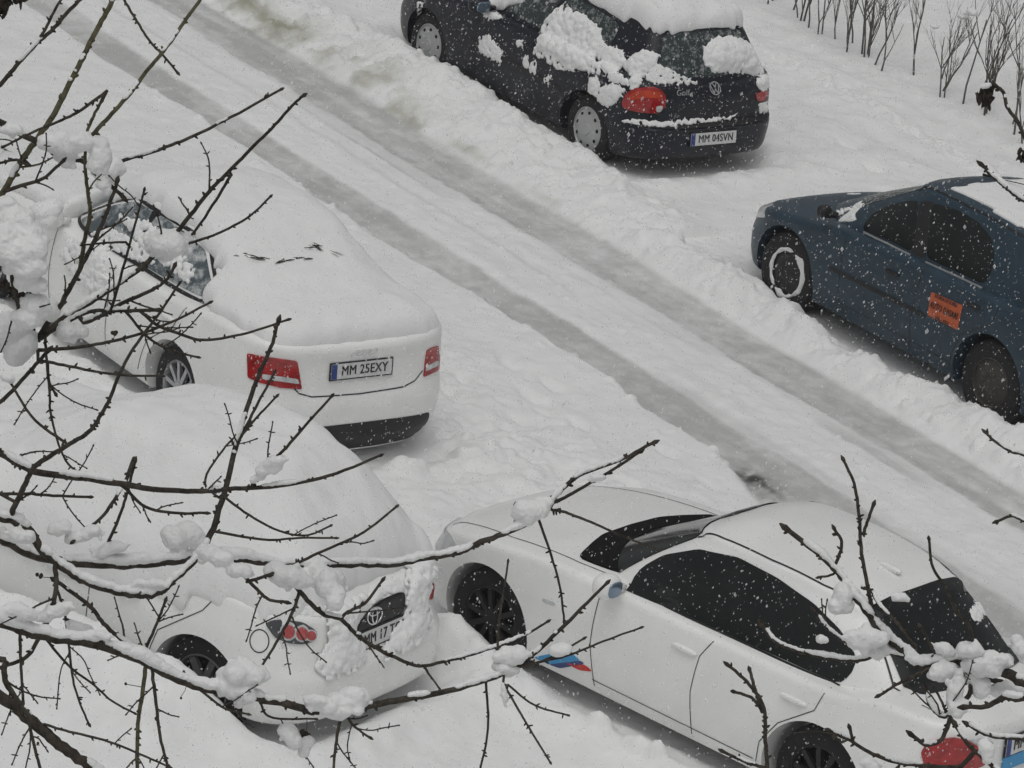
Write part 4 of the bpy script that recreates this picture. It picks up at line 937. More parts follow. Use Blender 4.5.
# ================================================================== HEDGE OF BARE SHRUBS
def grow(mb, p, d, r, L, depth, tips, rnd):
    n = 4; P = [p.copy()]; q = p.copy(); dd = d.copy()
    for i in range(n):
        dd = (dd + Vector((rnd.gauss(0, .10), rnd.gauss(0, .10), .07))).normalized(); q = q + dd*L/n; P.append(q.copy())
    mb.add(tube(P, [r*(1-.5*i/n) for i in range(n+1)], 5)); tips.append((q.copy(), depth))
    if depth > 0:
        for k in range(rnd.choice((2, 3, 3))):
            a = rnd.uniform(0, 2*PI); t = rnd.uniform(.35, 1); b = P[min(n, int(t*n)+0)]
            nd = (dd + Vector((math.cos(a), math.sin(a), rnd.uniform(.1, .8)))*rnd.uniform(.32, .6)).normalized()
            grow(mb, b, nd, r*.55, L*rnd.uniform(.5, .75), depth-1, tips, rnd)
protos = []
for k in range(6):
    rnd = random.Random(40+k); mb = MB(); tips = []
    for j in range(rnd.choice((1, 1, 2))):
        grow(mb, Vector((rnd.uniform(-.05, .05), rnd.uniform(-.05, .05), -.05)), Vector((rnd.gauss(0, .12), rnd.gauss(0, .12), 1)).normalized(), .010, rnd.uniform(.55, .8), 3, tips, rnd)
    sph = [(p, (rnd.uniform(.02, .055),)*2 + (rnd.uniform(.018, .035),)) for p, d in tips if p.z > .55 and rnd.random() < .10]
    if not sph: sph = [(max(tips, key=lambda q: q[0].z)[0], (.03, .03, .02))]
    protos.append((mb, sph))
hedge_n = 0
stem_me, snow_me = [], []
for mb, sph in protos:
    o = mb.build('stems', M['stem']); stem_me.append(o.data); bpy.data.objects.remove(o)
    o = blob_snow(sph, .012, 'snow', None, .12); snow_me.append(o.data); bpy.data.objects.remove(o)
rnd = random.Random(5)
HV = sum(uv(pxz(px_, py_, .28))[1] for px_, py_ in ((810, 10), (862, 45), (910, 66), (950, 80), (1010, 110)))/5
print('hedge v', HV)
u = 35.6
while u > 28.0:
    v = HV + .06*math.sin(u*1.7) + rnd.gauss(0, .11)
    x, y = xy(u, v); k = rnd.randrange(6); t = thing('bare_shrub', 'thin bare leafless shrub in the hedge row beyond the parked cars', 'shrub', (x, y, ground_z(x, y)), rnd.uniform(0, 6.28), 'bare shrubs in the snowy hedge row')
    s_ = rnd.uniform(.85, 1.2); t.scale = (s_, s_, s_*rnd.uniform(.9, 1.15))
    for nm, me in (('stems', stem_me[k]), ('snow', snow_me[k])):
        o = bpy.data.objects.new(nm, me); col.objects.link(o); o.parent = t
    u -= rnd.choice((.07, .12, .17, .22))*rnd.uniform(.8, 1.2)

# evergreen bush at the left edge
bp_ = pxz(-62, 175); x, y = bp_.x, bp_.y; t = thing('evergreen_bush', 'loose evergreen bush at the left edge behind the snowy twigs', 'bush', (x, y, 0))
rnd = random.Random(9); mb = MB(); sph = []; tk = MB(); tk.add(tube([Vector((0, 0, -.05)), Vector((.02, 0, .6)), Vector((0, .02, 1.5))], [.035, .025, .008], 7))
for k in range(120):
    z = rnd.uniform(.12, 1.5); a = rnd.uniform(0, 2*PI); L = (1.65-z)*.42*rnd.uniform(.7, 1.1); d = Vector((math.cos(a), math.sin(a), rnd.uniform(-.1, .4))).normalized(); p = Vector((0, 0, z))
    tk.add(tube([p, p+d*L], [.008, .003], 4))
    for j in range(26):
        q = p+d*L*rnd.uniform(.25, 1); dd = (d+Vector((rnd.gauss(0, .6), rnd.gauss(0, .6), rnd.gauss(0, .4)))).normalized(); e = dd.orthogonal().normalized()*.006; b = len(mb.V); h = q+dd*rnd.uniform(.05, .10)
        mb.V += [q-e, q+e, h]; mb.F.append((b, b+1, b+2))
    if rnd.random() < .5: sph.append((p+d*L*.7+Vector((0, 0, .02)), (L*.3, L*.3, .03)))
mb.build('foliage', M['needle'], t, False); tk.build('stem', M['stem'], t); blob_snow(sph, .025, 'snow', t)

# ================================================================== NEAR TREES
class Tree:
    def __init__(s, label, base, top, trunk_r):
        s.root = thing('bare_tree', label, 'tree', base); s.B = []   # (px pts, depths, radii, obj name, 3d pts)
        s.base = Vector(base); n = 9; P = []
        for i in range(n+1):
            t_ = i/n; P.append(Vector((base[0]*(1-t_)+top[0]*t_ + .06*math.sin(t_*5), base[1]*(1-t_)+top[1]*t_ + .05*math.sin(t_*7), top[2]*t_-.05)))
        s.trunk_P = P; s.trunk_R = [trunk_r*(1-.62*i/n) for i in range(n+1)]
        V, F = tube([p-s.base for p in P], s.trunk_R, 14); mesh('trunk', V, F, M['twig_dark'], s.root)
    def near(s, px, lim=40):
        best = None
        for b in s.B:
            for i in range(len(b['px'])):
                q = b['px'][i]; d = math.hypot(q[0]-px[0], q[1]-px[1])
                if d < lim and (best is None or d < best[0]): best = (d, b, i)
        return best
    def limb(s, pts, w0, w1, depth=None, slope=None, bark='bark', snow=0.0, spurs=1.0, trunk=None, seed=0):
        rnd = random.Random(1000+len(s.B)*7+seed)
        P = np.array(pts, float)
        # resample + small crookedness
        C = catmull(P, 6); n = len(C); seg = np.r_[0, np.cumsum(np.hypot(*np.diff(C, axis=0).T))]; tot = seg[-1]
        if depth is None:
            a, b = s.near(P[0]), s.near(P[-1])
            if b and (not a or b[0] < a[0]-3): C = C[::-1].copy(); seg = tot-seg[::-1]; a = b; 
            depth = a[1]['dep'][a[2]] if a else 9.0+rnd.uniform(-.3, .3)
            if a and a[0] > 1.5:
                C = np.vstack([a[1]['px'][a[2]], C]); seg = np.r_[0, seg+a[0]]; tot = seg[-1]; n += 1
        sl = slope if slope is not None else rnd.uniform(-1, 1)*.0022
        dep = depth + sl*seg; wpx = (w0+(w1-w0)*(seg/tot)**(1.25 if w0 > 7.5 else .8))*(1.0 if w0 > 7.5 else .92)
        pt = [pxd(c[0], c[1], d) for c, d in zip(C, dep)]; R = [max(.8, wv)*.5*d/FPX for wv, d in zip(wpx, dep)]
        for i in range(1, n-1):
            k_ = R[i]*.12; pt[i] = pt[i] + Vector((rnd.gauss(0, k_), rnd.gauss(0, k_), rnd.gauss(0, k_)))
        full, RR = list(pt), list(R)
        if trunk is not None:      # carry the limb on to the trunk, outside the frame
            tp = Vector(trunk); a0 = full[0]; mid = a0.lerp(tp, .5) + (full[0]-full[1]).normalized()*.15
            ex = [tp, tp.lerp(mid, .5), mid.lerp(a0, .4), mid.lerp(a0, .75)]; full = ex+full; RR = [max(R[0]*1.9, .022), R[0]*1.6, R[0]*1.35, R[0]*1.15]+RR
        mb = MB(); mb.add(tube([p-s.base for p in full], RR, 7))
        nb = int(tot/9*spurs)
        for _ in range(nb):        # buds and short fruiting spurs
            i = rnd.randrange(1, n-1); f = rnd.random(); p = pt[i].lerp(pt[i+1], f); t_ = (pt[i+1]-pt[i-1]).normalized(); o = t_.orthogonal(); o = (Matrix.Rotation(rnd.uniform(0, 6.28), 3, t_) @ o).normalized()
            L = rnd.choice((2.2, 3, 3, 4.5))*dep[i]/FPX + R[i]*.6; e = (o + t_*rnd.uniform(.2, .8)).normalized(); rr = min(R[i]*.55, 1.5*dep[i]/FPX)+.0004
            mb.add(tube([p-s.base, p+e*L*.6-s.base, p+e*L-s.base], [rr, rr*1.15, rr*.55], 5))
        e0 = pt[-1]; t_ = (pt[-1]-pt[-2]).normalized(); rr = R[-1]*1.25; mb.add(tube([e0-s.base-t_*rr, e0+t_*rr*1.5-s.base, e0+t_*rr*3.6-s.base], [rr*.8, rr*1.2, rr*.3], 6))
        o = mb.build('branch', M[bark], s.root)
        b = dict(px=C, dep=dep, R=R, pt=pt, o=o, snow=[], w=wpx); s.B.append(b)
        if snow > 0:
            N = max(4, int(tot/2)); ph = rnd.uniform(0, 50)
            for i in range(N):
                f = i/(N-1)*(n-1); k = min(n-2, int(f)); p = pt[k].lerp(pt[k+1], f-k); r_ = R[k]; t_ = (pt[k+1]-pt[k]).normalized()
                cov = noise.noise(Vector((i*2*.028+ph, ph, 0)))*.9 + snow - .35 + .35*(1-abs(t_.z)*1.1) - 1.6*max(0, abs(t_.z)-.66)
                if cov > .08 and .03 < f/(n-1) < .95:
                    q = (.55+1.0*min(1.0, cov))*r_ + 1.1*dep[k]/FPX
                    b['snow'].append((p + Vector((0, 0, r_*.55+q*.45)) - s.base, (q*1.05, q*1.05, q*.85)))
        return b
    def clump(s, px, py, rx, ry=None, up=.4):
        ry = ry or rx; a = s.near((px, py), 80); b = a[1]; d = b['dep'][a[2]] - .012; k = d/FPX; i = a[2]; C = b['px']
        tg = np.array(C[min(i+2, len(C)-1)]) - np.array(C[max(i-2, 0)]); tg = tg/(np.hypot(*tg)+1e-9)
        if abs(tg[0]) < .5: tg = np.array([.5*np.sign(tg[0] or 1), .8*np.sign(tg[1])])
        rnd = random.Random(int(px*13+py)); n = 9; m_ = min(rx, ry); L = max(rx, ry)
        hz = np.array([1.0, 0]) if rx >= ry else np.array([0, 1.0]); ax = hz*.65 + tg*.35*np.sign(tg @ hz or 1)
        for j in range(n):
            f = -1 + 2*j/(n-1); e = math.sqrt(max(.12, 1-f*f*.85)); q = np.array([px, py]) + ax*f*(L*.95 + .15*m_) + np.array([rnd.gauss(0, .13), rnd.gauss(0, .16)])*m_
            r = m_*e*rnd.uniform(.80, 1.0)*k; b['snow'].append((pxd(q[0], q[1], d+rnd.gauss(0, .2)*m_*k) - s.base, (r, r, r*.92)))
        for j in range(2):       # crumbs and little overhangs
            an = rnd.uniform(0, 6.28); r = m_*rnd.uniform(.22, .45)*k; b['snow'].append((pxd(px+math.cos(an)*rx*.9, py-math.sin(an)*ry*.85, d) - s.base, (r, r, r*rnd.uniform(.8, 1.4))))
    def finish(s):
        for b in s.B:
            if b['snow']:
                b['so'] = blob_snow(b['snow'], .0030, 'snow', b['o'], .19, m='snow_near', sm=8)

LT = Tree('bare fruit tree at the left with snow lumps along its dark branches', (-2.05, 9.1, -.05), (-1.75, 8.6, 10.4), .11)
T = lambda px, py, d: pxd(px, py, d)
def tr(py, d=8.9): return pxd(-430, py, d)
l = LT.limb
# --- big limbs (x, y in photo pixels; own depth in metres)
l([(-60, 510), (0, 537), (30, 554), (101, 564), (167, 562), (202, 556), (250, 560), (300, 566), (343, 564), (394, 564), (429, 557), (460, 552), (481, 542), (516, 529), (547, 511), (556, 496), (578, 476), (618, 461), (653, 443)], 11, 3.4, 8.9, .0007, snow=.35, trunk=tr(700))
l([(-60, 500), (0, 517), (16, 522), (29, 530), (39, 546), (55, 561), (78, 577), (99, 587), (125, 593), (156, 594), (177, 577), (202, 552), (222, 501), (237, 441), (258, 377), (271, 347), (278, 322)], 10, 3.6, 8.75, .0004, snow=.42, trunk=tr(690, 8.85))
l([(-60, 604), (0, 622), (40, 635), (91, 643), (141, 660), (187, 683), (232, 693), (283, 703), (313, 711), (354, 709), (384, 703), (419, 697), (460, 688), (512, 670), (543, 646), (570, 620), (606, 584)], 12, 3, 8.6, .0006, snow=.3, trunk=tr(780, 8.8))
l([(-60, 655), (0, 696), (26, 716), (47, 735), (73, 755), (104, 776), (150, 800)], 13, 10, 8.4, .0006, snow=.1, trunk=tr(790, 8.7))
l([(-50, 430), (0, 453), (35, 471), (86, 478), (152, 489), (202, 491), (227, 489), (278, 486), (328, 476), (379, 456)], 8, 2.6, 8.95, -.0006, snow=.12, trunk=tr(640))
l([(-70, 350), (0, 342), (40, 337), (65, 317), (95, 299), (122, 281), (149, 261), (160, 247), (176, 240)], 9, 4.5, 9.0, .0010, snow=.42, trunk=tr(560, 9.0))
l([(-50, 100), (0, 122), (21, 134), (47, 146), (57, 156), (83, 161), (94, 172), (107, 182), (122, 196)], 8, 4, 9.1, .0008, snow=.25, trunk=tr(430, 9.0))
l([(-60, 280), (-10, 270), (8, 262), (14, 285), (20, 310), (28, 322)], 9, 5, 8.8, .001, snow=.1, trunk=tr(540, 8.9))
l([(38, 338), (62, 302), (80, 269), (95, 239), (107, 212), (117, 182)], 7, 4, snow=.0)
l([(84, 323), (104, 314), (125, 302), (152, 290), (167, 279), (174, 267)], 6, 3.5, snow=.25)
l([(40, 337), (89, 312), (119, 311), (156, 310)], 5, 4, snow=.1)
l([(140, 311), (157, 325), (180, 334), (202, 340), (243, 334), (287, 320)], 4, 2.6)
l([(38, 350), (80, 347), (113, 341), (146, 332), (182, 317), (209, 303)], 4.5, 2.6, 9.0, .001)
l([(38, 360), (68, 366), (92, 371), (122, 375), (161, 376)], 4, 2.4)
l([(13, 510), (23, 488), (34, 468), (52, 455), (70, 444), (91, 430), (99, 418), (109, 400), (122, 368), (140, 339), (161, 311), (179, 284)], 7, 2.6, snow=.2)
l([(125, 311), (149, 338), (170, 350), (197, 357)], 3.4, 2.4)
l([(110, 313), (123, 269), (135, 224), (144, 191)], 3.8, 2.4)
l([(83, 245), (104, 243), (126, 242)], 3, 2.2)
l([(80, 269), (84, 243), (90, 212), (88, 193), (85, 161), (88, 130), (94, 115), (101, 102)], 5.2, 3.2, bark='bark_olive')
l([(45, 330), (46, 350), (48, 374), (50, 400), (50, 410), (66, 461), (83, 476)], 3.5, 2.4)
l([(48, 361), (49, 382), (55, 393)], 3, 3)
l([(-10, 408), (5, 398), (29, 372), (47, 352)], 5, 4.2, 9.05, 0, snow=.1, trunk=tr(600))
l([(10, 382), (35, 420), (66, 443)], 3.6, 2.8)
# --- long shoots at the upper left
l([(-30, 112), (0, 85), (16, 66), (36, 44), (52, 30), (68, 12), (84, -4), (100, -20)], 5.5, 4, 9.2, .001, snow=.05, trunk=tr(400, 9.05))
l([(31, 48), (43, 33), (52, 16), (64, -6)], 3.8, 3)
l([(-16, 220), (3, 193), (18, 167), (34, 143), (52, 117), (68, 86), (81, 61), (92, 39), (104, 17), (115, -3), (124, -20)], 7.5, 5.4, 9.15, .0008, bark='bark_olive', snow=.16, trunk=tr(480, 9.0))
l([(92, 135), (109, 117), (130, 94), (146, 72), (164, 51), (185, 21), (198, 3), (208, -14)], 5, 3.8, bark='bark_olive', snow=.1)
l([(112, -18), (124, 0), (135, 18), (148, 39), (161, 53), (177, 72)], 3.2, 2.6, 9.3, -.001)
l([(5, 146), (31, 133), (62, 120), (78, 112), (107, 91)], 4, 2.8)
l([(107, 170), (124, 160), (153, 152), (169, 146), (194, 136), (231, 117), (280, 90)], 4.6, 2.8, snow=.12)
l([(170, 240), (183, 225), (206, 195), (225, 175), (250, 150), (275, 125), (292, 106), (303, 96)], 5.4, 3.2)
l([(186, 240), (194, 232), (216, 200), (231, 175)], 3.6, 3)
l([(180, 246), (200, 240), (225, 230), (250, 216), (270, 197)], 3.4, 2.4)
l([(0, 193), (20, 186), (42, 179), (62, 162)], 5, 3.4, snow=.2); l([(0, 163), (16, 160), (30, 166)], 4, 3)
l([(-70, -20), (-20, -8), (4, -3), (24, -5)], 5, 3.5, 9.1, .0005, trunk=tr(380, 9.0))
# --- lower left
l([(241, 437), (258, 403), (274, 373)], 4, 2.6); l([(236, 452), (241, 437), (258, 416), (276, 397)], 3.4, 2.4)
l([(222, 500), (205, 484), (222, 451), (247, 425)], 3, 2.2)
l([(56, 581), (91, 607), (104, 624), (125, 642), (148, 658), (177, 673), (205, 686)], 6, 4.4, snow=.08)
l([(5, 660), (5, 680), (18, 701), (30, 718)], 7, 6, 8.45, 0, trunk=tr(760, 8.7))
l([(44, 724), (70, 732), (104, 740), (135, 752), (169, 767)], 3.2, 2.4)
l([(56, 585), (65, 617), (69, 646), (73, 680), (81, 706), (89, 724)], 3.4, 2.4)
l([(45, 638), (70, 667), (94, 685), (112, 701), (134, 713)], 3.4, 2.2)
l([(146, 665), (142, 698), (138, 724), (137, 775)], 5, 4.2, bark='bark_olive'); l([(152, 668), (156, 703), (160, 735), (169, 772)], 4.2, 3.2)
l([(142, 656), (154, 630), (160, 615), (165, 602)], 4, 3)
l([(20, 634), (21, 667), (23, 701)], 3.8, 3.2); l([(28, 718), (34, 745), (42, 775)], 4, 3.4)
l([(55, 565), (56, 584), (51, 612), (39, 638), (26, 657), (0, 668), (-20, 676)], 6, 4, snow=.1)
l([(206, 548), (225, 561), (244, 576), (257, 589), (268, 599), (285, 602)], 5, 3.4)
l([(247, 582), (266, 576), (293, 565), (323, 551), (364, 532), (396, 507)], 4, 2.6)
l([(285, 570), (292, 581), (307, 600), (323, 614), (340, 619), (356, 634), (378, 649), (397, 658), (419, 666), (446, 661), (486, 650), (525, 635), (547, 622)], 6, 2.6, snow=.12)
l([(340, 619), (348, 612), (364, 604), (382, 581)], 4, 3); l([(299, 593), (293, 611), (279, 638), (262, 666)], 4.2, 2.8)
l([(424, 665), (427, 671), (439, 688)], 3, 2); l([(342, 712), (339, 724), (335, 750), (333, 775)], 4, 3); l([(345, 712), (352, 724), (369, 737)], 3.4, 2.6)
l([(260, 702), (268, 716), (315, 719)], 3, 2.2); l([(200, 690), (226, 709), (247, 714)], 3.2, 2.4)
l([(499, 668), (498, 640), (499, 624), (508, 562)], 3.4, 2.2); l([(486, 684), (488, 729), (479, 775)], 3, 2.4)
l([(503, 683), (525, 721), (550, 762)], 3, 2.2); l([(508, 685), (534, 705), (567, 715)], 2.8, 2)
l([(520, 667), (547, 659), (583, 639)], 3.4, 2.4); l([(540, 662), (569, 655), (604, 641), (640, 628)], 3, 2.2)
l([(252, 484), (262, 470), (283, 451), (305, 426), (331, 397)], 4.2, 2.8); l([(222, 495), (249, 515), (286, 533), (308, 535), (330, 526)], 3.2, 2.2); l([(212, 531), (269, 540), (298, 538), (335, 538)], 3.4, 2.2)
l([(124, 487), (146, 507), (177, 513), (205, 513)], 4, 3, snow=.1); l([(107, 545), (120, 515), (128, 490), (135, 462)], 4, 3); l([(74, 541), (104, 515), (118, 494), (126, 480), (134, 458)], 5, 3.2, snow=.1)
l([(0, 494), (31, 494), (57, 496), (89, 497)], 4, 3)
l([(553, 503), (560, 500), (587, 485), (609, 472), (640, 452)], 4, 3, snow=.14); l([(553, 510), (561, 511), (591, 522), (622, 536), (657, 549)], 3.6, 2.2); l([(538, 518), (552, 558), (560, 588), (564, 621)], 3.2, 2.4); l([(516, 529), (515, 518), (515, 507)], 4, 3)
for a in ((0, 208, 16, 14), (10, 222, 18), (20, 240, 20), (22, 262, 18), (14, 250, 20), (30, 282, 12), (5, 332, 20), (20, 348, 16, 18), (45, 310, 12), (28, 318, 12), (70, 332, 11), (36, 306, 12), (8, 378, 8, 5), (12, 130, 9, 8), (60, 143, 15, 14), (66, 152, 11, 20), (78, 142, 12), (100, 155, 13, 15), (108, 170, 12), (104, 182, 8, 14), (168, 243, 17, 16), (160, 246, 11, 9), (184, 238, 9, 7),
          (268, 468, 12, 8), (276, 462, 9, 7), (258, 478, 8, 5), (184, 538, 17, 16), (215, 556, 18, 11), (286, 576, 24, 14), (318, 577, 22, 15), (330, 590, 14, 16), (240, 570, 12, 9), (110, 550, 22, 8), (85, 535, 20, 9), (60, 528, 10, 8), (150, 584, 22, 6), (20, 535, 14, 9), (20, 612, 18, 10), (55, 612, 22, 9), (80, 628, 14, 8), (243, 676, 20, 17), (235, 690, 14, 14), (330, 704, 26, 10), (350, 698, 16, 12), (340, 712, 22, 9), (315, 700, 10, 7), (290, 735, 11, 13), (306, 746, 8, 12), (98, 635, 16, 6), (530, 511, 14, 13), (540, 505, 10, 9), (597, 478, 9, 5), (512, 657, 14, 11), (504, 668, 10, 9), (560, 650, 10, 8), (504, 695, 4, 14)):
    LT.clump(*a)
def fine_twigs(tree, n, seed, xlim, ylim, ang=None):
    rnd = random.Random(seed); src = [b for b in tree.B]
    k = 0
    while k < n:
        b = rnd.choice(src); i = rnd.randrange(3, len(b['px'])-2); q = b['px'][i]
        if not (xlim[0] < q[0] < xlim[1] and ylim[0] < q[1] < ylim[1]): continue
        t_ = b['px'][i+1]-b['px'][i-1]; a0 = math.atan2(t_[1], t_[0]) + rnd.choice((-1, 1))*rnd.uniform(.5, 1.1); L = rnd.uniform(18, 62); P = [tuple(q)]; a1 = a0
        for s_ in range(3): a1 += rnd.gauss(0, .16) - .05; P.append((P[-1][0]+math.cos(a1)*L/3, P[-1][1]+math.sin(a1)*L/3))
        nb_ = tree.limb(P, min(b['w'][i]*.6, 2.8), 1.5, b['dep'][i], rnd.uniform(-.004, .004), spurs=1.2); k += 1
        tree.B.pop(); bm = bmesh.new(); bm.from_mesh(b['o'].data); bm.from_mesh(nb_['o'].data); bm.to_mesh(b['o'].data); bm.free(); b['o'].data.shade_smooth(); bpy.data.objects.remove(nb_['o'])   # a side twig belongs to its branch
fine_twigs(LT, 30, 3, (0, 260), (130, 400)); fine_twigs(LT, 52, 8, (0, 420), (440, 768))
print('branches', len(LT.B))
LT.finish()
# dried berries and withered leaves still hanging on
def hang(tree, px, py, n, r, name='dried_berries', m='leaf_dry', stalk=None):
    a = tree.near((px, py), 90); b = a[1]; d = b['dep'][a[2]]; mb = MB(); rnd = random.Random(int(px)); top = b['pt'][min(a[2], len(b['pt'])-1)]; c = pxd(px, py, d); k = d/FPX
    mb.add(tube([top-tree.base, top.lerp(c, .5)+Vector((.003, 0, 0))-tree.base, c-tree.base], [.0011, .0008, .0008], 4))
    for _ in range(n*(3 if name == 'withered_leaf' else 1)):
        o = c + Vector((rnd.gauss(0, r*.4), rnd.gauss(0, r*.4), rnd.gauss(0, r*.55)))*k
        if name == 'withered_leaf':
            Rr = Matrix.Rotation(rnd.uniform(0, 6.28), 3, 'Z') @ Matrix.Rotation(rnd.gauss(0, .6), 3, 'X') @ Matrix.Rotation(rnd.gauss(1.4, .4), 3, 'Y'); mb.add(superell(o-tree.base, (r*k*.8, r*k*.38, r*k*.10), 2, 8, 6, Rr))
        else: mb.add(superell(o-tree.base, (r*k*.5, r*k*.5, r*k*.55), 2, 8, 6))
    return mb.build(name, M[m], b['o'])
hang(LT, 113, 332, 4, 4); hang(LT, 125, 684, 1, 3); hang(LT, 40, 745, 1, 3); hang(LT, 180, 698, 1, 2.5); hang(LT, 40, 577, 3, 4)
hang(LT, 304, 737, 4, 6); hang(LT, 4, 284, 6, 6); hang(LT, 24, 297, 5, 5); hang(LT, 3, 7, 6, 9, 'withered_leaf'); hang(LT, 20, -1, 4, 8, 'withered_leaf')

RTREE = Tree('bare fruit tree at the lower right with knobbly snow-capped twigs', (2.15, 9.0, -.05), (1.85, 8.7, 10.0), .10)
l = RTREE.limb
def rt(py, d=8.9): return pxd(1440, py, d)
l([(1080, 700), (1024, 682), (999, 671), (970, 660), (942, 662), (915, 664), (905, 652), (883, 633), (869, 614), (848, 587), (834, 568), (818, 553), (788, 530)], 12, 5, 8.9, .0006, snow=.45, trunk=rt(800))
l([(1080, 690), (1040, 697), (1015, 699), (1005, 697), (988, 706), (967, 707)], 9, 4.5, 8.8, .0006, snow=.2, trunk=rt(790, 8.8))
l([(1090, 750), (1024, 739), (991, 736), (975, 729), (969, 725)], 7, 4, 8.75, .0006, snow=.3, trunk=rt(830, 8.8))
l([(1060, 830), (1010, 785), (986, 760), (970, 747), (956, 726)], 7, 4.5, 8.7, .0006, snow=.35, trunk=rt(900, 8.8))
l([(970, 672), (970, 693), (953, 712), (948, 725), (940, 741), (926, 745), (913, 736)], 6.4, 4.5, snow=.1); l([(948, 715), (942, 717), (929, 703), (927, 692)], 4.4, 4.4, snow=.35); l([(946, 715), (945, 709), (934, 687)], 3.2, 2.6)
l([(960, 768), (929, 766), (896, 762), (869, 752), (848, 739), (830, 731)], 5.6, 3.8, snow=.12, spurs=1.3); l([(853, 740), (850, 729)], 3.4, 3.6); l([(850, 738), (842, 742), (836, 738)], 3, 3)
l([(834, 568), (842, 542), (835, 530)], 4, 3.4, spurs=2); l([(838, 572), (828, 576), (820, 577)], 3, 2.6)
l([(875, 618), (867, 583), (861, 547), (859, 517), (854, 483), (844, 461)], 5, 3.2, snow=.16, spurs=1.6); l([(863, 534), (869, 517), (873, 506)], 4, 3.4, snow=.2)
l([(862, 588), (870, 590), (880, 606), (896, 622), (913, 644)], 4, 3.6, snow=.2)
l([(905, 657), (882, 652), (861, 660), (831, 658), (805, 653), (775, 641), (763, 626)], 5.6, 4.4, snow=.5); l([(884, 636), (865, 642), (848, 643), (827, 628), (814, 611)], 4, 3.4, snow=.3)
l([(972, 662), (972, 653), (970, 628), (955, 609), (946, 587), (933, 568), (929, 540)], 4.6, 3, snow=.05); l([(938, 662), (933, 649), (921, 628)], 4, 3.4, snow=.5)
l([(940, 664), (918, 674), (896, 685), (880, 695)], 4.4, 3.2)
l([(978, 676), (1000, 682), (1024, 688)], 6, 7, snow=.1)
l([(700, 830), (767, 790), (767, 768), (765, 735), (763, 705), (746, 681), (729, 666)], 6, 3.6, 8.6, 0, snow=.05, spurs=1.4, trunk=pxd(1420, 1010, 8.8)); l([(762, 712), (756, 692), (750, 671)], 4.2, 3.6, spurs=2); l([(763, 712), (752, 698), (735, 692)], 3.8, 3.4, spurs=1.6); l([(766, 768), (746, 762), (724, 752)], 4, 3.4, snow=.2)
l([(1090, 250), (1040, 170), (1024, 136), (1018, 122), (1007, 107), (1003, 92), (996, 86)], 5, 4, 9.2, .0006, snow=.06, trunk=rt(600, 9.0)); l([(1003, 92), (994, 86), (987, 90)], 3, 2.4)
l([(1090, 235), (1024, 201), (1009, 190), (999, 182), (983, 166)], 6, 4.2, 9.1, .0006, snow=.38, trunk=rt(590, 9.0))
l([(1090, 470), (1024, 455), (1010, 451), (993, 440), (986, 433)], 4.4, 3, 9.0, .0006, snow=.2, trunk=rt(700, 8.95)); l([(1090, 540), (1024, 521), (1012, 516), (998, 521)], 4.4, 3.2, 9.0, .0006, snow=.25, trunk=rt(740, 8.95))
for a in ((985, 664, 18, 15), (970, 650, 12, 10), (1000, 662, 12, 9), (978, 682, 11, 13), (955, 690, 9, 22), (945, 672, 12, 12), (960, 708, 7, 10), (945, 650, 10, 7), (915, 660, 10, 6), (867, 640, 17, 13), (878, 650, 12, 9), (856, 636, 10, 8), (842, 597, 11, 12), (838, 606, 9, 9), (1000, 690, 10, 9), (1014, 690, 9, 8), (1021, 648, 10, 11), (870, 765, 9, 7), (900, 598, 8, 6), (986, 750, 8, 12), (822, 640, 5, 5)):
    RTREE.clump(*a)
RTREE.clump(986, 86, 5, 4)
fine_twigs(RTREE, 8, 4, (740, 1020), (520, 768))
RTREE.finish()
hang(RTREE, 984, 99, 8, 8, 'withered_leaf'); hang(RTREE, 987, 92, 5, 6, 'withered_leaf'); hang(RTREE, 1022, 156, 6, 6, 'withered_leaf')

# ================================================================== FALLING SNOW
def flakes():
    base = np.array([(1, 0, 0), (-1, 0, 0), (0, 1, 0), (0, -1, 0), (0, 0, 1), (0, 0, -1)], float)
    bf = np.array([(0, 2, 4), (2, 1, 4), (1, 3, 4), (3, 0, 4), (2, 0, 5), (1, 2, 5), (3, 1, 5), (0, 3, 5)])
    N = 420000; P = np.stack([RNG.uniform(-8, 9, N), RNG.uniform(8, 44, N), RNG.uniform(.2, 13, N)], 1)
    R = np.array([RT[:], UP[:], FWD[:]]); Q = (P-np.array(CAM))@R.T; keep = (Q[:, 2] > 9.5) & (np.abs(Q[:, 0]/Q[:, 2]) < .19) & (np.abs(Q[:, 1]/Q[:, 2]) < .16)
    P = P[keep]; n = len(P); r = np.clip(RNG.lognormal(math.log(.0024), .36, n), .0012, .0055)
    V = base[None]*r[:, None, None]*np.array([1, 1, 1.6]); tilt = RNG.uniform(-.25, .45, n); V[:, :, 0] += V[:, :, 2]*tilt[:, None]; V = V+P[:, None]
    F = (bf[None]+np.arange(n)[:, None, None]*6).reshape(-1, 3)
    me = bpy.data.meshes.new('falling_snow'); me.from_pydata(V.reshape(-1, 3).tolist(), [], F.tolist()); me.update()
    o = link('falling_snow', me, M['snow_ball']); o['kind'] = 'stuff'; o['label'] = 'snowflakes falling through the air over the street'; o['category'] = 'snow'; print('flakes', n)
flakes()
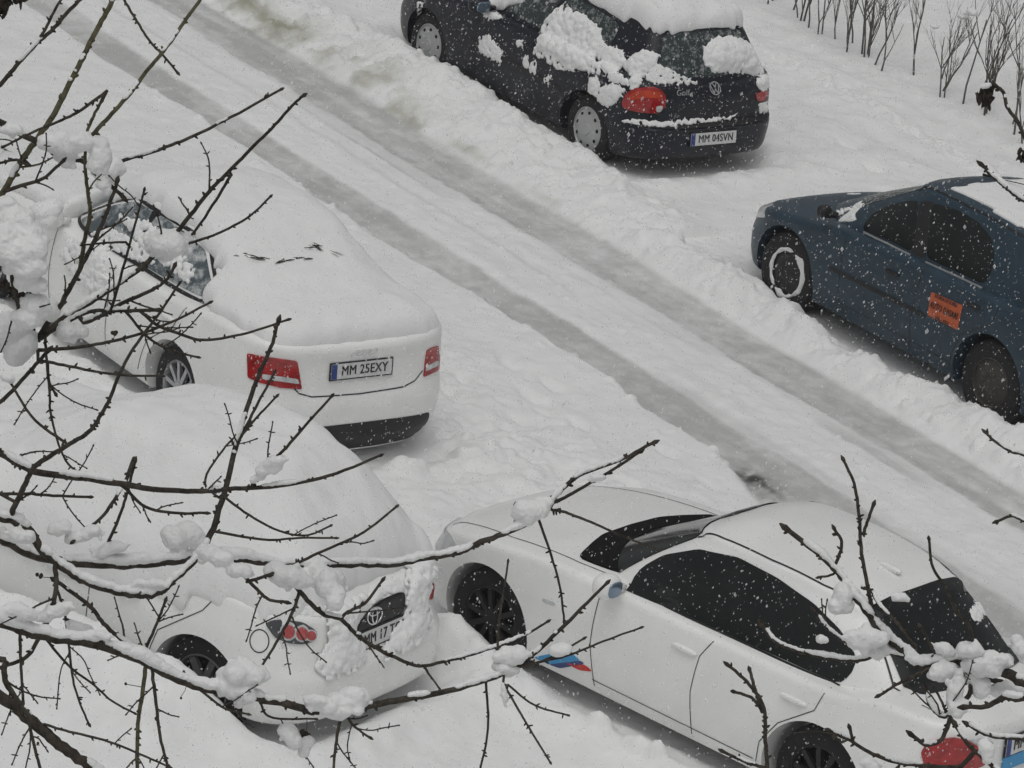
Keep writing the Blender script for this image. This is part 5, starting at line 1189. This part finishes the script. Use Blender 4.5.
sheet('verge_snow', 0, ja+1); sheet('road', ja, jb+1); sheet('ground', jb, len(vs_))
# dark bits standing for glass and wiper showing through the white saloon's snow
def scraps():
    dg = bpy.context.evaluated_depsgraph_get()
    rnd = random.Random(3)
    for pts, w_ in (([(236, 255), (246, 255), (258, 258), (270, 260)], 3.4), ([(280, 262), (293, 259), (309, 259)], 4.2), ([(308, 247), (316, 246), (320, 249)], 3.4), ([(334, 253), (346, 258)], 2.0)):
        P = []
        for px, py in pts:
            h = scn.ray_cast(dg, CAM + ray(px, py)*24, ray(px, py).normalized()); P.append(h[1] + Vector((0, 0, .004)))
        k = 30/FPX*w_*.5; sm_ = MB()
        for p, q in zip(P, P[1:]):
            for j in range(5):
                c_ = p.lerp(q, rnd.random()) + Vector((rnd.gauss(0, .016), rnd.gauss(0, .022), 0)); e = (q-p).normalized()*rnd.uniform(.014, .05); e = Vector((e.x+rnd.gauss(0, .008), e.y+rnd.gauss(0, .008), e.z)); rr = k*rnd.uniform(.18, .5)
                sm_.add(tube([c_-e, c_+Vector((0, 0, rr*.4)), c_+e], [rr*.5, rr, rr*.4], 6))
        V, F = sm_.V, sm_.F
        c0 = P[0]; o = mesh('broken_twig', [v-c0 for v in V], F, M['bark']); o.location = c0
        o['label'] = 'scrap of dark twig lying on the snowy boot of the white saloon'; o['category'] = 'twig'; o['group'] = 'scraps of twig on the snow-covered saloon'
scraps()
# ================================================================== SNOWY AIR
V, F = box((0, 20, 5.55), (324, 324, 13.3)); hz = mesh('haze', V, F, None, None, False); hz['kind'] = 'stuff'
hm = bpy.data.materials.new('snowy_air'); hm.use_nodes = True; ht = hm.node_tree; ht.nodes.remove(ht.nodes['Principled BSDF']); ho = [n for n in ht.nodes if n.type == 'OUTPUT_MATERIAL'][0]
pv = ht.nodes.new('ShaderNodeVolumePrincipled'); pv.inputs['Color'].default_value = (.95, .96, .96, 1); pv.inputs['Density'].default_value = .0009; ht.links.new(pv.outputs[0], ho.inputs['Volume']); hz.data.materials.append(hm)
